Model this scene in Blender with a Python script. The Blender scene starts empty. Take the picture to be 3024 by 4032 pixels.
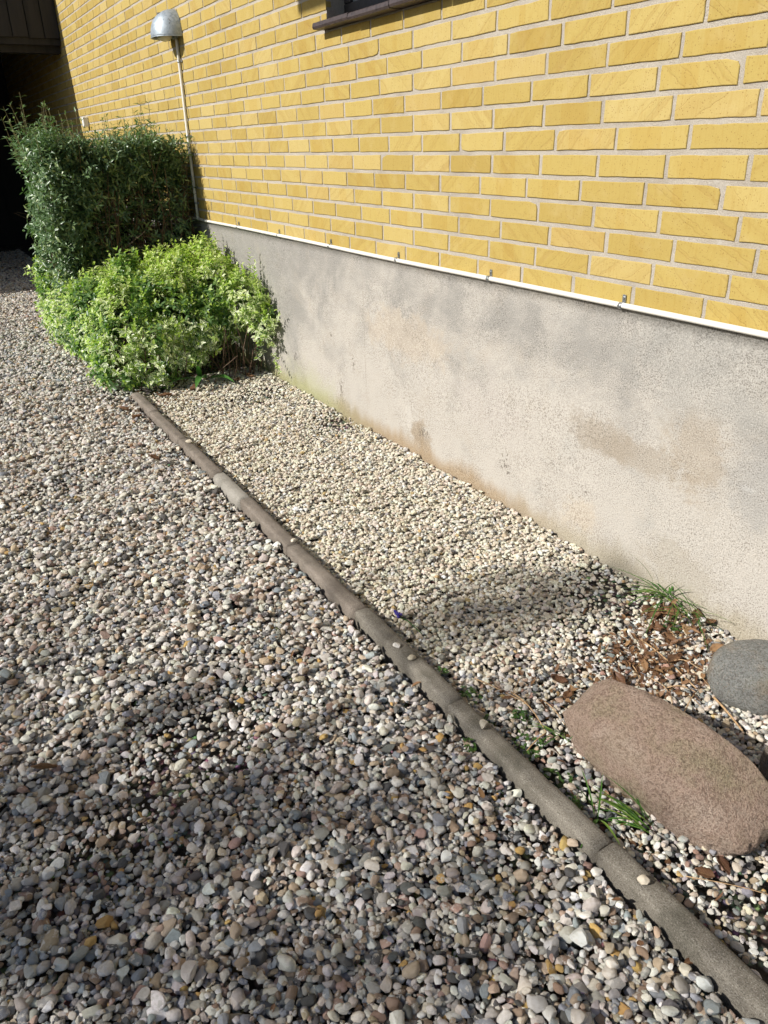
import bpy, bmesh, math, random
import numpy as np
from mathutils import Matrix, Vector, noise as mnoise

rng = np.random.default_rng(7)
random.seed(7)
SC = bpy.context.scene
COL = SC.collection

# ------------------------------------------------------------------ camera
CAM_R = np.array([[-0.50808158, -0.86100904, -0.02272741],
                  [-0.36535319, 0.23934036, -0.89957392],
                  [0.77998087, -0.44875341, -0.43617683]])
CAM_C = np.array([-1.2928074, 1.70367952, 1.2376110])
cam_d = bpy.data.cameras.new('camera')
cam = bpy.data.objects.new('camera', cam_d)
COL.objects.link(cam)
cam_d.sensor_fit = 'VERTICAL'
cam_d.sensor_height = 36.0
cam_d.lens = 2996.19 / 4032 * 36.0
cam_d.clip_start = 0.02
cam_d.clip_end = 3000
mw = Matrix.Identity(4)
for i in range(3):
    mw[i][0] = CAM_R[0][i]; mw[i][1] = -CAM_R[1][i]; mw[i][2] = -CAM_R[2][i]; mw[i][3] = CAM_C[i]
cam.matrix_world = mw
SC.camera = cam

# ------------------------------------------------------------------ light
SUN = Vector((0.109, 1.0, 0.70)).normalized()      # towards the sun
SUN_EL = math.asin(SUN.z)
SUN_ROT = math.atan2(SUN.x, SUN.y)
world = bpy.data.worlds.new('World')
SC.world = world
world.use_nodes = True
wn = world.node_tree
bg = wn.nodes['Background']
sky = wn.nodes.new('ShaderNodeTexSky')
sky.sky_type = 'NISHITA'
sky.sun_disc = False
sky.sun_elevation = SUN_EL
sky.sun_rotation = SUN_ROT
wn.links.new(sky.outputs[0], bg.inputs[0])
bg.inputs[1].default_value = 0.08
sun_d = bpy.data.lights.new('sun', 'SUN')
sun_d.energy = 5.0
sun_d.angle = math.radians(0.53)
sun_d.color = (1.0, 0.965, 0.90)
sun = bpy.data.objects.new('sun', sun_d)
COL.objects.link(sun)
sun.location = SUN * 30
sun.rotation_euler = SUN.to_track_quat('Z', 'Y').to_euler()
SC.view_settings.view_transform = 'Standard'
SC.view_settings.look = 'None'
SC.view_settings.gamma = 1.0
SC.view_settings.exposure = 0.3
SC.view_settings.use_curve_mapping = False
SC.cycles.max_bounces = 5
SC.cycles.diffuse_bounces = 3
SC.cycles.glossy_bounces = 2
SC.cycles.transmission_bounces = 3
SC.cycles.transparent_max_bounces = 4
SC.cycles.caustics_reflective = False
SC.cycles.caustics_refractive = False
SC.cycles.use_light_tree = False
SC.cycles.adaptive_threshold = 0.015
SC.cycles.use_denoising = True

# ------------------------------------------------------------------ helpers
def proj(P):
    """world points -> normalised picture coordinates (0..1) and depth, used only to rank bricks by size"""
    q = (np.atleast_2d(P) - CAM_C) @ CAM_R.T
    return np.stack([0.5 + 2996.19 * q[:, 0] / q[:, 2] / 3024, 0.5 + 2996.19 * q[:, 1] / q[:, 2] / 4032, q[:, 2]], 1)

def tag(o, label=None, cat=None, group=None, kind=None):
    if label: o['label'] = label
    if cat: o['category'] = cat
    if group: o['group'] = group
    if kind: o['kind'] = kind
    return o

def link(o, parent=None):
    COL.objects.link(o)
    if parent is not None:
        o.parent = parent
    return o

def empty(name, loc=(0, 0, 0), rz=0.0, parent=None):
    o = bpy.data.objects.new(name, None)
    o.empty_display_size = 0.05
    o.location = loc
    o.rotation_euler = (0, 0, rz)
    return link(o, parent)

def mesh_obj(name, verts, faces, mat=None, parent=None, smooth=False, attrs=None, loc=None):
    me = bpy.data.meshes.new(name)
    if isinstance(verts, np.ndarray):
        verts = verts.tolist()
    if isinstance(faces, np.ndarray):
        faces = faces.tolist()
    me.from_pydata(verts, [], faces)
    me.update()
    if smooth:
        me.polygons.foreach_set('use_smooth', [True] * len(me.polygons))
    if attrs:
        for k, (typ, dom, data) in attrs.items():
            a = me.attributes.new(k, typ, dom)
            key = 'value' if typ in ('FLOAT', 'INT') else ('vector' if typ == 'FLOAT_VECTOR' else 'color')
            a.data.foreach_set(key, np.asarray(data, dtype=np.float32 if typ != 'INT' else np.int32).ravel())
    if mat: me.materials.append(mat)
    o = bpy.data.objects.new(name, me)
    if loc is not None: o.location = loc
    return link(o, parent)

class MB:
    """collects boxes, tubes and other shells into one mesh"""
    def __init__(s): s.v = []; s.f = []
    def add(s, v, f):
        n = len(s.v)
        s.v += [tuple(map(float, p)) for p in v]
        s.f += [tuple(i + n for i in q) for q in f]
    def box(s, a, b, bev=0.0):
        (x0, y0, z0), (x1, y1, z1) = a, b
        if bev <= 0:
            s.add([(x0,y0,z0),(x1,y0,z0),(x1,y1,z0),(x0,y1,z0),(x0,y0,z1),(x1,y0,z1),(x1,y1,z1),(x0,y1,z1)],
                  [(0,3,2,1),(4,5,6,7),(0,1,5,4),(1,2,6,5),(2,3,7,6),(3,0,4,7)])
            return
        bm = bmesh.new()
        bmesh.ops.create_cube(bm, size=1)
        for v in bm.verts:
            v.co = Vector(((x0+x1)/2 + v.co.x*(x1-x0), (y0+y1)/2 + v.co.y*(y1-y0), (z0+z1)/2 + v.co.z*(z1-z0)))
        bmesh.ops.bevel(bm, geom=bm.edges[:], offset=bev, segments=2, affect='EDGES', profile=0.6)
        bm.verts.index_update()
        s.add([v.co[:] for v in bm.verts], [[v.index for v in f.verts] for f in bm.faces])
        bm.free()
    def tube(s, pts, rad, n=8, cap=True):
        pts = [Vector(p) for p in pts]
        if not hasattr(rad, '__len__'): rad = [rad] * len(pts)
        rings = []
        ref = Vector((0.13, 0.31, 0.94))
        for i, p in enumerate(pts):
            t = (pts[min(i+1, len(pts)-1)] - pts[max(i-1, 0)]).normalized()
            u = t.cross(ref)
            if u.length < 0.1: u = t.cross(Vector((1, 0, 0)))
            u.normalize(); w = t.cross(u)
            rings.append([p + (u*math.cos(2*math.pi*k/n) + w*math.sin(2*math.pi*k/n)) * rad[i] for k in range(n)])
        v = [q for r in rings for q in r]; f = []
        for i in range(len(pts)-1):
            for k in range(n):
                a, b = i*n+k, i*n+(k+1) % n
                f.append((a, b, b+n, a+n))
        if cap:
            f.append(tuple(range(n-1, -1, -1))); f.append(tuple((len(pts)-1)*n+k for k in range(n)))
        s.add(v, f)
    def build(s, name, mat, parent=None, smooth=False, loc=None):
        return mesh_obj(name, s.v, s.f, mat, parent, smooth, loc=loc)

class NT:
    """a small node-graph writer"""
    def __init__(s, name):
        s.m = bpy.data.materials.new(name); s.m.use_nodes = True
        s.t = s.m.node_tree
        s.b = s.t.nodes['Principled BSDF']; s.out = s.t.nodes['Material Output']
    def n(s, typ, **kw):
        nd = s.t.nodes.new(typ)
        ins = kw.pop('ins', {})
        for k, v in kw.items(): setattr(nd, k, v)
        for k, v in ins.items(): s.set(nd.inputs[k], v)
        return nd
    def set(s, sock, v):
        if hasattr(v, 'is_output'): s.t.links.new(v, sock)
        elif hasattr(sock.default_value, '__len__') and hasattr(v, '__len__') and len(sock.default_value) == 4 and len(v) == 3:
            sock.default_value = (*v, 1)
        else: sock.default_value = v
    def P(s, **kw):
        for k, v in kw.items(): s.set(s.b.inputs[k.replace('_', ' ')], v)
    def math(s, op, a, b=0.0, c=0.0, clamp=False):
        nd = s.n('ShaderNodeMath', operation=op, use_clamp=clamp)
        s.set(nd.inputs[0], a); s.set(nd.inputs[1], b); s.set(nd.inputs[2], c)
        return nd.outputs[0]
    def mix(s, fac, a, b, mode='MIX'):
        nd = s.n('ShaderNodeMix', data_type='RGBA', blend_type=mode)
        s.set(nd.inputs[0], fac); s.set(nd.inputs[6], a); s.set(nd.inputs[7], b)
        return nd.outputs[2]
    def ramp(s, fac, stops, interp='LINEAR'):
        nd = s.n('ShaderNodeValToRGB'); cr = nd.color_ramp; cr.interpolation = interp
        while len(cr.elements) < len(stops): cr.elements.new(0.5)
        for e, (p, c) in zip(cr.elements, stops):
            e.position = p; e.color = (c, c, c, 1) if not hasattr(c, '__len__') else (*c, 1)
        s.set(nd.inputs[0], fac); return nd.outputs[0]
    def maprange(s, v, a, b, c=0.0, d=1.0, smooth=True):
        nd = s.n('ShaderNodeMapRange', interpolation_type='SMOOTHSTEP' if smooth else 'LINEAR')
        for i, x in enumerate((v, a, b, c, d)): s.set(nd.inputs[i], x)
        return nd.outputs[0]
    def noise(s, vec, scale, detail=3.0, rough=0.55, dist=0.0, out=0):
        nd = s.n('ShaderNodeTexNoise')
        if vec is not None: s.set(nd.inputs['Vector'], vec)
        s.set(nd.inputs['Scale'], scale); s.set(nd.inputs['Detail'], detail)
        s.set(nd.inputs['Roughness'], rough); s.set(nd.inputs['Distortion'], dist)
        return nd.outputs[out]
    def voro(s, vec, scale, feature='F1', out='Distance', rand=1.0):
        nd = s.n('ShaderNodeTexVoronoi', feature=feature)
        if vec is not None: s.set(nd.inputs['Vector'], vec)
        s.set(nd.inputs['Scale'], scale); s.set(nd.inputs['Randomness'], rand)
        return nd.outputs[out]
    def attr(s, name, typ='GEOMETRY', out='Vector'):
        return s.n('ShaderNodeAttribute', attribute_name=name, attribute_type=typ).outputs[out]
    def obj(s): return s.n('ShaderNodeTexCoord').outputs['Object']
    def pos(s): return s.n('ShaderNodeNewGeometry').outputs['Position']
    def sep(s, v):
        nd = s.n('ShaderNodeSeparateXYZ'); s.set(nd.inputs[0], v); return nd.outputs
    def comb(s, x, y, z):
        nd = s.n('ShaderNodeCombineXYZ')
        for i, q in enumerate((x, y, z)): s.set(nd.inputs[i], q)
        return nd.outputs[0]
    def vmath(s, op, a, b):
        nd = s.n('ShaderNodeVectorMath', operation=op); s.set(nd.inputs[0], a); s.set(nd.inputs[1], b); return nd.outputs[0]
    def bump(s, h, strength=0.3, dist=0.002, normal=None):
        nd = s.n('ShaderNodeBump'); s.set(nd.inputs['Strength'], strength); s.set(nd.inputs['Distance'], dist)
        s.set(nd.inputs['Height'], h)
        if normal is not None: s.set(nd.inputs['Normal'], normal)
        return nd.outputs[0]

# ------------------------------------------------------------------ materials
def m_pebble():
    g = NT('pebble_stone')
    c = g.attr('pcol', 'INSTANCER', 'Color'); r = g.attr('prnd', 'INSTANCER', 'Vector')
    v = g.vmath('ADD', g.obj(), g.vmath('SCALE', r, (0, 0, 0)))
    nd = g.n('ShaderNodeVectorMath', operation='SCALE'); g.set(nd.inputs[0], r); g.set(nd.inputs['Scale'], 37.0)
    v = g.vmath('ADD', g.obj(), nd.outputs[0])
    rs = g.sep(r)
    n1 = g.noise(v, 1.6, 4, 0.6)
    n2 = g.noise(v, 6.0, 4, 0.75)
    col = g.mix(g.maprange(n1, 0.35, 0.7), c, g.mix(1.0, c, (0.88, 0.86, 0.82), 'MULTIPLY'))
    col = g.mix(g.math('MULTIPLY', g.maprange(n2, 0.5, 0.75), 0.32), col, g.mix(1.0, col, (0.45, 0.43, 0.41), 'MULTIPLY'))
    # chalky cortex on some flints
    ch = g.math('MULTIPLY', g.maprange(g.noise(v, 1.1, 3, 0.6), 0.52, 0.6), g.math('GREATER_THAN', rs[0], 0.72))
    col = g.mix(g.math('MULTIPLY', ch, 0.8), col, (0.60, 0.56, 0.50))
    g.P(Base_Color=col, Roughness=g.math('MULTIPLY_ADD', rs[1], 0.3, 0.5), Normal=g.bump(g.math('ADD', n2, n1), 0.45, 0.14))
    g.b.inputs['Specular IOR Level'].default_value = 0.35
    return g.m

def m_soil():
    g = NT('soil')
    p = g.pos()
    n = g.noise(p, 60, 6, 0.7)
    v = g.voro(p, 55, out='Color')
    vd = g.voro(p, 55)
    near = g.ramp(n, [(0.3, (0.02, 0.016, 0.012)), (0.7, (0.06, 0.048, 0.036))])
    peb = g.mix(0.75, g.mix(1.0, v, (0.9, 0.85, 0.8), 'MULTIPLY'), (0.20, 0.18, 0.16))
    col = g.mix(g.maprange(vd, 0.25, 0.6), peb, near)
    g.P(Base_Color=col, Roughness=0.9, Normal=g.bump(g.math('SUBTRACT', n, vd), 0.8, 0.01))
    return g.m

def m_brick():
    g = NT('yellow_brick')
    loc = g.attr('bloc'); rnd = g.attr('brnd')
    r = g.sep(rnd); l = g.sep(loc)
    sh = g.n('ShaderNodeVectorMath', operation='SCALE'); g.set(sh.inputs[0], rnd); g.set(sh.inputs['Scale'], 9.0)
    v = g.vmath('ADD', loc, sh.outputs[0])
    base = g.ramp(r[0], [(0.0, (0.375, 0.272, 0.076)), (0.35, (0.410, 0.304, 0.090)), (0.7, (0.435, 0.327, 0.104)), (0.9, (0.460, 0.355, 0.135)), (1.0, (0.425, 0.306, 0.102))])
    # diagonal folds of the clay thrown into the mould; direction differs from brick to brick
    ang = g.math('MULTIPLY', g.math('SUBTRACT', g.math('GREATER_THAN', r[1], 0.5), 0.5), 2.0)
    slope = g.math('MULTIPLY', ang, g.math('MULTIPLY_ADD', r[2], 0.7, 0.45))
    wob = g.math('MULTIPLY', g.math('SUBTRACT', g.noise(v, 18, 2), 0.5), 0.035)
    d = g.math('ADD', g.math('SUBTRACT', l[2], g.math('MULTIPLY', l[0], slope)), wob)
    d2 = g.math('ADD', d, g.math('MULTIPLY', r[2], 0.4))
    band = g.noise(g.comb(g.math('MULTIPLY', d2, 1.0), 0.0, r[0]), 17, 2, 0.5)
    fold = g.maprange(band, 0.36, 0.66)
    crease = g.math('SUBTRACT', 1.0, g.maprange(g.math('ABSOLUTE', g.math('SUBTRACT', band, 0.52)), 0.0, 0.03))
    use_fold = g.math('GREATER_THAN', g.math('FRACT', g.math('MULTIPLY', r[2], 7.31)), 0.35)
    col = g.mix(g.math('MULTIPLY', g.math('MULTIPLY', fold, use_fold), 0.38), base, g.mix(1.0, base, (0.86, 0.80, 0.66), 'MULTIPLY'))
    col = g.mix(g.math('MULTIPLY', g.math('MULTIPLY', crease, use_fold), 0.26), col, (0.30, 0.18, 0.05))
    # upright stacking bands on some
    ub = g.math('MULTIPLY', g.math('MULTIPLY', g.math('GREATER_THAN', l[0], g.math('MULTIPLY_ADD', r[1], 0.08, -0.075)), g.math('LESS_THAN', l[0], g.math('MULTIPLY_ADD', r[2], 0.08, 0.01))),
                g.math('GREATER_THAN', g.math('FRACT', g.math('MULTIPLY', r[1], 5.17)), 0.6))
    col = g.mix(g.math('MULTIPLY', ub, 0.5), col, g.mix(1.0, col, (0.94, 0.86, 0.68), 'MULTIPLY'))
    # drawn streaks, blotches
    st = g.noise(g.vmath('MULTIPLY', v, (1, 1, 0.12)), 170, 3, 0.6)
    col = g.mix(g.math('MULTIPLY', g.maprange(st, 0.48, 0.72), 0.28), col, g.mix(1.0, col, (0.80, 0.66, 0.42), 'MULTIPLY'))
    bl = g.noise(v, 14, 4, 0.6)
    col = g.mix(g.math('MULTIPLY', g.maprange(bl, 0.5, 0.75), 0.22), col, (0.50, 0.40, 0.20))
    pit = g.voro(v, 150)
    pm = g.math('MULTIPLY', g.math('LESS_THAN', pit, 0.20), g.math('GREATER_THAN', g.noise(v, 60, 1), 0.44))
    col = g.mix(g.math('MULTIPLY', pm, 0.7), col, (0.22, 0.12, 0.03))
    gr = g.noise(v, 420, 3, 0.8)
    col = g.mix(g.math('MULTIPLY', g.maprange(gr, 0.5, 0.68), 0.35), col, g.mix(1.0, col, (0.70, 0.62, 0.48), 'MULTIPLY'))
    big = g.noise(g.pos(), 1.3, 3)
    col = g.mix(g.math('MULTIPLY', g.maprange(big, 0.5, 0.75), 0.15), col, g.mix(1.0, col, (0.82, 0.80, 0.78), 'MULTIPLY'))
    h = g.math('SUBTRACT', g.math('MULTIPLY_ADD', g.noise(v, 240, 4, 0.7), 0.5, g.math('MULTIPLY', fold, g.math('MULTIPLY', use_fold, 0.7))), g.math('MULTIPLY', pm, 1.3))
    h = g.math('SUBTRACT', h, g.math('MULTIPLY', g.math('MULTIPLY', crease, use_fold), 0.5))
    g.P(Base_Color=col, Roughness=0.82, Normal=g.bump(h, 0.45, 0.0018))
    g.b.inputs['Specular IOR Level'].default_value = 0.3
    return g.m

def m_mortar():
    g = NT('mortar')
    p = g.pos()
    n = g.noise(p, 300, 4, 0.75); n2 = g.noise(p, 5, 4, 0.6); n3 = g.noise(p, 40, 3)
    col = g.ramp(n, [(0.28, (0.29, 0.25, 0.205)), (0.5, (0.42, 0.375, 0.315)), (0.72, (0.53, 0.485, 0.42))])
    col = g.mix(g.maprange(n2, 0.42, 0.68), col, g.mix(1.0, col, (0.82, 0.80, 0.78), 'MULTIPLY'))
    col = g.mix(g.math('MULTIPLY', g.maprange(n3, 0.58, 0.75), 0.5), col, (0.50, 0.475, 0.43))
    g.P(Base_Color=col, Roughness=0.95, Normal=g.bump(g.math('ADD', n, g.math('MULTIPLY', n3, 1.4)), 0.8, 0.004))
    return g.m

def m_plinth():
    g = NT('plinth_render')
    p = g.pos(); s = g.sep(p)
    x, z = s[0], s[2]
    wn1 = g.math('SUBTRACT', g.noise(p, 9, 6, 0.7), 0.5); wn2 = g.math('SUBTRACT', g.noise(p, 40, 4, 0.7), 0.5)
    wobble = g.math('MULTIPLY_ADD', wn2, 0.7, g.math('MULTIPLY', wn1, 2.6))
    def blob(cx, cz, rx, rz, soft=0.6, wob=0.5, seed=0.0):
        dx = g.math('DIVIDE', g.math('SUBTRACT', x, cx), rx); dz = g.math('DIVIDE', g.math('SUBTRACT', z, cz), rz)
        d = g.math('ADD', g.math('SQRT', g.math('ADD', g.math('MULTIPLY', dx, dx), g.math('MULTIPLY', dz, dz))), g.math('MULTIPLY', wobble, wob))
        return g.maprange(d, 1.0 - soft, 1.0, 1.0, 0.0)
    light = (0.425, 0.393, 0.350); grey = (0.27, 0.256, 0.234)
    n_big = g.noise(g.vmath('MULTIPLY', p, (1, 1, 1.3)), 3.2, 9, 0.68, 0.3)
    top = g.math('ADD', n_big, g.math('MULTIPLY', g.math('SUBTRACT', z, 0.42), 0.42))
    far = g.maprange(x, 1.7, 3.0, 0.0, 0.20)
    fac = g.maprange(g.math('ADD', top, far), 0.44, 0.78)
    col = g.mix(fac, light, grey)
    col = g.mix(g.math('MULTIPLY', g.maprange(g.noise(p, 6.5, 9, 0.7), 0.5, 0.68), 0.35), col, (0.36, 0.315, 0.26))
    col = g.mix(g.math('MULTIPLY', g.maprange(g.noise(g.vmath('ADD', p, (3.1, 0, 1.7)), 4.6, 9, 0.7), 0.54, 0.72), 0.4), col, (0.30, 0.295, 0.275))
    # damp patches and rusty runs
    for (cx, cz, rx, rz, c, a, sd) in (
            (0.30, 0.40, 0.13, 0.06, (0.27, 0.225, 0.17), 0.7, 0.3), (0.12, 0.385, 0.20, 0.045, (0.28, 0.235, 0.18), 0.65, 1.3),
            (-0.06, 0.46, 0.10, 0.12, (0.32, 0.26, 0.19), 0.6, 2.1), (-0.10, 0.70, 0.35, 0.14, (0.30, 0.29, 0.265), 0.6, 0.9),
            (0.36, 0.10, 0.07, 0.07, (0.44, 0.35, 0.24), 0.4, 4.0), (1.45, 0.50, 0.30, 0.10, (0.42, 0.34, 0.25), 0.5, 5.0),
            (1.32, 0.08, 0.07, 0.07, (0.22, 0.155, 0.085), 0.8, 6.0), (-0.25, 0.42, 0.09, 0.10, (0.29, 0.28, 0.265), 0.6, 3.0),
            (-0.05, 0.10, 0.14, 0.07, (0.30, 0.26, 0.20), 0.5, 8.0), (0.85, 0.34, 0.2, 0.1, (0.40, 0.36, 0.33), 0.4, 7.0)):
        col = g.mix(g.math('MULTIPLY', blob(cx, cz, rx * 1.3, rz * 1.3, 0.55, 0.95, sd), g.math('MULTIPLY', a, 0.8)), col, c)
    # splash band along the gravel: brown, greener towards the shrubs
    zz = g.math('ADD', z, g.math('MULTIPLY', g.math('SUBTRACT', g.noise(g.vmath('MULTIPLY', p, (1, 1, 0.3)), 9, 4, 0.65), 0.5), -0.16))
    band = g.maprange(zz, 0.0, 0.085, 1.0, 0.0)
    bc = g.mix(g.maprange(x, 1.5, 2.5), g.mix(g.maprange(x, 0.3, 0.9), (0.33, 0.29, 0.215), (0.30, 0.215, 0.125)), (0.25, 0.235, 0.105))
    col = g.mix(g.math('MULTIPLY', band, 0.85), col, bc)
    col = g.mix(g.math('MULTIPLY', blob(2.45, 0.0, 0.5, 0.2, 0.8, 0.5, 2.0), 0.55), col, (0.33, 0.33, 0.18))
    # lime bloom
    col = g.mix(g.math('MULTIPLY', blob(1.42, 0.15, 0.03, 0.08, 0.7, 0.8, 1.0), 0.2), col, (0.52, 0.50, 0.47))
    col = g.mix(g.math('MULTIPLY', blob(-0.22, 0.415, 0.035, 0.012, 0.7, 0.9, 1.0), 0.25), col, (0.55, 0.54, 0.52))
    # exposed aggregate
    sp = g.noise(p, 250, 2, 0.65)
    agg = g.math('MULTIPLY', g.maprange(sp, 0.53, 0.61), g.maprange(g.noise(p, 9, 3), 0.3, 0.62, 0.35, 1.0))
    col = g.mix(g.math('MULTIPLY', agg, 0.8), col, g.mix(1.0, col, (0.42, 0.40, 0.38), 'MULTIPLY'))
    col = g.mix(g.math('MULTIPLY', g.maprange(sp, 0.42, 0.34), 0.25), col, (0.75, 0.70, 0.63))
    # knocks and flaked spots
    hole = None
    hn = g.noise(p, 70, 2, 0.6)
    for (cx, cz, rx, rz, sd) in ((0.745, 0.16, 0.035, 0.05, 0.2), (0.79, 0.23, 0.012, 0.018, 1.2), (2.06, 0.13, 0.022, 0.055, 2.2), (1.92, 0.28, 0.012, 0.05, 3.3),
                                 (2.62, 0.17, 0.03, 0.04, 4.4), (2.15, 0.38, 0.010, 0.03, 5.5), (0.33, 0.20, 0.012, 0.008, 6.6), (1.30, 0.11, 0.04, 0.03, 7.7)):
        dx = g.math('DIVIDE', g.math('SUBTRACT', x, cx), rx); dz = g.math('DIVIDE', g.math('SUBTRACT', z, cz), rz)
        d = g.math('SQRT', g.math('ADD', g.math('MULTIPLY', dx, dx), g.math('MULTIPLY', dz, dz)))
        h = g.math('GREATER_THAN', g.math('SUBTRACT', hn, g.math('MULTIPLY', d, 0.16)), 0.47)
        h = g.math('MULTIPLY', h, g.math('LESS_THAN', d, 1.3))
        hole = h if hole is None else g.math('MAXIMUM', hole, h)
    # hairline crack at an old shutter joint
    cw = g.math('ADD', x, g.math('MULTIPLY', g.math('SUBTRACT', g.noise(p, 22, 3), 0.5), 0.018))
    crack = g.math('MULTIPLY', g.maprange(g.math('ABSOLUTE', g.math('SUBTRACT', cw, 1.80)), 0.0, 0.004, 1.0, 0.0), g.maprange(g.noise(p, 6, 2), 0.35, 0.6))
    dark = g.math('MAXIMUM', hole, g.math('MULTIPLY', crack, 0.6))
    col = g.mix(g.math('MULTIPLY', dark, 0.72), col, (0.13, 0.11, 0.09))
    hgt = g.math('SUBTRACT', g.math('ADD', g.math('MULTIPLY', sp, -0.9), g.math('MULTIPLY', g.noise(p, 90, 3), 0.6)), g.math('MULTIPLY', dark, 1.5))
    g.P(Base_Color=col, Roughness=0.93, Normal=g.bump(hgt, 0.55, 0.003))
    g.b.inputs['Specular IOR Level'].default_value = 0.25
    return g.m

def m_kerb(name, c0, c1, moss):
    g = NT(name)
    p = g.pos()
    sp = g.noise(p, 420, 3, 0.7); n = g.noise(p, 11, 5, 0.65); n3 = g.noise(p, 40, 3)
    col = g.mix(g.maprange(n, 0.35, 0.65), c0, c1)
    col = g.mix(g.maprange(sp, 0.5, 0.68), col, g.mix(1.0, col, (0.35, 0.33, 0.31), 'MULTIPLY'))
    col = g.mix(g.math('MULTIPLY', g.maprange(sp, 0.44, 0.34), 0.55), col, (0.45, 0.42, 0.37))
    col = g.mix(g.math('MULTIPLY', g.maprange(g.noise(p, 7, 4), 0.5, 0.72), moss), col, (0.035, 0.035, 0.02))
    g.P(Base_Color=col, Roughness=0.95, Normal=g.bump(g.math('ADD', sp, n3), 0.8, 0.003))
    return g.m

def m_boulder(name, cols, scale, rough=0.75, moss=0.4, spec=0.35):
    g = NT(name)
    p = g.obj()
    n = g.noise(p, 5, 5, 0.65); f = g.noise(p, 430, 3, 0.8); v = g.voro(p, 300, out='Color')
    col = g.ramp(g.noise(p, 6, 5, 0.65), [(0.36, cols[0]), (0.5, cols[1]), (0.64, cols[2])])
    vs = g.sep(v)
    col = g.mix(g.math('MULTIPLY', g.maprange(vs[0], 0.55, 0.8), 0.6), col, g.mix(1.0, col, (0.42, 0.36, 0.33), 'MULTIPLY'))
    col = g.mix(g.math('MULTIPLY', g.maprange(vs[1], 0.8, 0.95), 0.22), col, (0.45, 0.38, 0.31))
    col = g.mix(g.math('MULTIPLY', g.maprange(f, 0.44, 0.62), 0.55), col, g.mix(1.0, col, (0.33, 0.28, 0.24), 'MULTIPLY'))
    col = g.mix(g.math('MULTIPLY', g.maprange(g.noise(p, 7.5, 4), 0.52, 0.7), moss), col, (0.20, 0.17, 0.045))
    g.P(Base_Color=col, Roughness=rough, Normal=g.bump(g.math('SUBTRACT', g.math('MULTIPLY', g.noise(p, 60, 4, 0.7), 1.6), f), 1.0, 0.009 * scale))
    g.b.inputs['Specular IOR Level'].default_value = spec
    return g.m

def m_leaf(name, kind):
    g = NT(name)
    uv = g.sep(g.attr('luv')); r = g.sep(g.attr('lrnd'))
    au = g.math('ABSOLUTE', uv[0])
    if kind == 'hedge':
        col = g.ramp(r[0], [(0.0, (0.070, 0.125, 0.056)), (0.5, (0.125, 0.205, 0.088)), (0.85, (0.175, 0.260, 0.108)), (1.0, (0.28, 0.32, 0.12))])
        col = g.mix(g.math('LESS_THAN', au, 0.07), col, (0.17, 0.24, 0.13))
        rough, tr = 0.33, 0.2
    elif kind == 'euonymus':
        green = g.ramp(r[0], [(0.0, (0.075, 0.145, 0.06)), (0.55, (0.145, 0.245, 0.085)), (1.0, (0.29, 0.385, 0.11))])
        marg = g.ramp(r[1], [(0.0, (0.82, 0.82, 0.66)), (0.5, (0.78, 0.78, 0.50)), (1.0, (0.66, 0.70, 0.24))])
        edge = g.math('ADD', g.math('MAXIMUM', au, g.maprange(uv[1], 0.80, 1.0, 0.4, 1.0, False)), g.math('MULTIPLY', g.math('SUBTRACT', g.noise(g.pos(), 120, 2), 0.5), 0.5))
        fm = g.math('MULTIPLY', g.maprange(edge, 0.34, 0.52), g.math('LESS_THAN', r[2], 0.80))
        col = g.mix(fm, green, marg)
        col = g.mix(g.math('MULTIPLY', g.math('GREATER_THAN', r[2], 0.93), 0.7), col, (0.44, 0.55, 0.09))
        rough, tr = 0.36, 0.40
    elif kind == 'grass':
        col = g.ramp(r[0], [(0.0, (0.04, 0.12, 0.02)), (0.6, (0.09, 0.20, 0.03)), (1.0, (0.24, 0.30, 0.06))]); rough, tr = 0.4, 0.3
    elif kind == 'weed':
        col = g.ramp(r[0], [(0.0, (0.03, 0.08, 0.018)), (1.0, (0.085, 0.16, 0.03))]); rough, tr = 0.5, 0.25
    elif kind == 'tulip':
        col = g.mix(g.maprange(uv[1], 0.0, 1.0), (0.05, 0.14, 0.03), (0.09, 0.22, 0.05)); rough, tr = 0.35, 0.2
    else:  # dry
        col = g.ramp(r[0], [(0.0, (0.085, 0.034, 0.018)), (0.4, (0.155, 0.075, 0.036)), (0.75, (0.26, 0.140, 0.066)), (1.0, (0.44, 0.28, 0.14))])
        vein = g.math('LESS_THAN', au, 0.06)
        rib = g.math('LESS_THAN', g.math('FRACT', g.math('MULTIPLY', g.math('SUBTRACT', uv[1], g.math('MULTIPLY', au, 0.35)), 7.0)), 0.10)
        col = g.mix(g.math('MULTIPLY', g.math('MAXIMUM', vein, rib), 0.35), col, (0.42, 0.27, 0.13))
        col = g.mix(g.math('MULTIPLY', g.maprange(g.noise(g.pos(), 130, 4), 0.5, 0.72), 0.55), col, g.mix(1.0, col, (0.45, 0.38, 0.33), 'MULTIPLY'))
        rough, tr = 0.6, 0.2
    col2 = g.mix(0.35, col, g.mix(1.0, col, (0.6, 0.9, 0.5), 'MULTIPLY')) if kind not in ('dry',) else col
    g.P(Base_Color=col, Roughness=rough, Normal=g.bump(g.noise(g.pos(), 160, 2), 0.15, 0.002))
    g.b.inputs['Specular IOR Level'].default_value = 0.5
    t = g.n('ShaderNodeBsdfTranslucent'); g.set(t.inputs[0], g.mix(1.0, col2, (1.3, 1.5, 0.8), 'MULTIPLY'))
    mx = g.n('ShaderNodeMixShader'); g.set(mx.inputs[0], tr)
    g.t.links.new(g.b.outputs[0], mx.inputs[1]); g.t.links.new(t.outputs[0], mx.inputs[2])
    g.t.links.new(mx.outputs[0], g.out.inputs[0])
    return g.m

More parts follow.
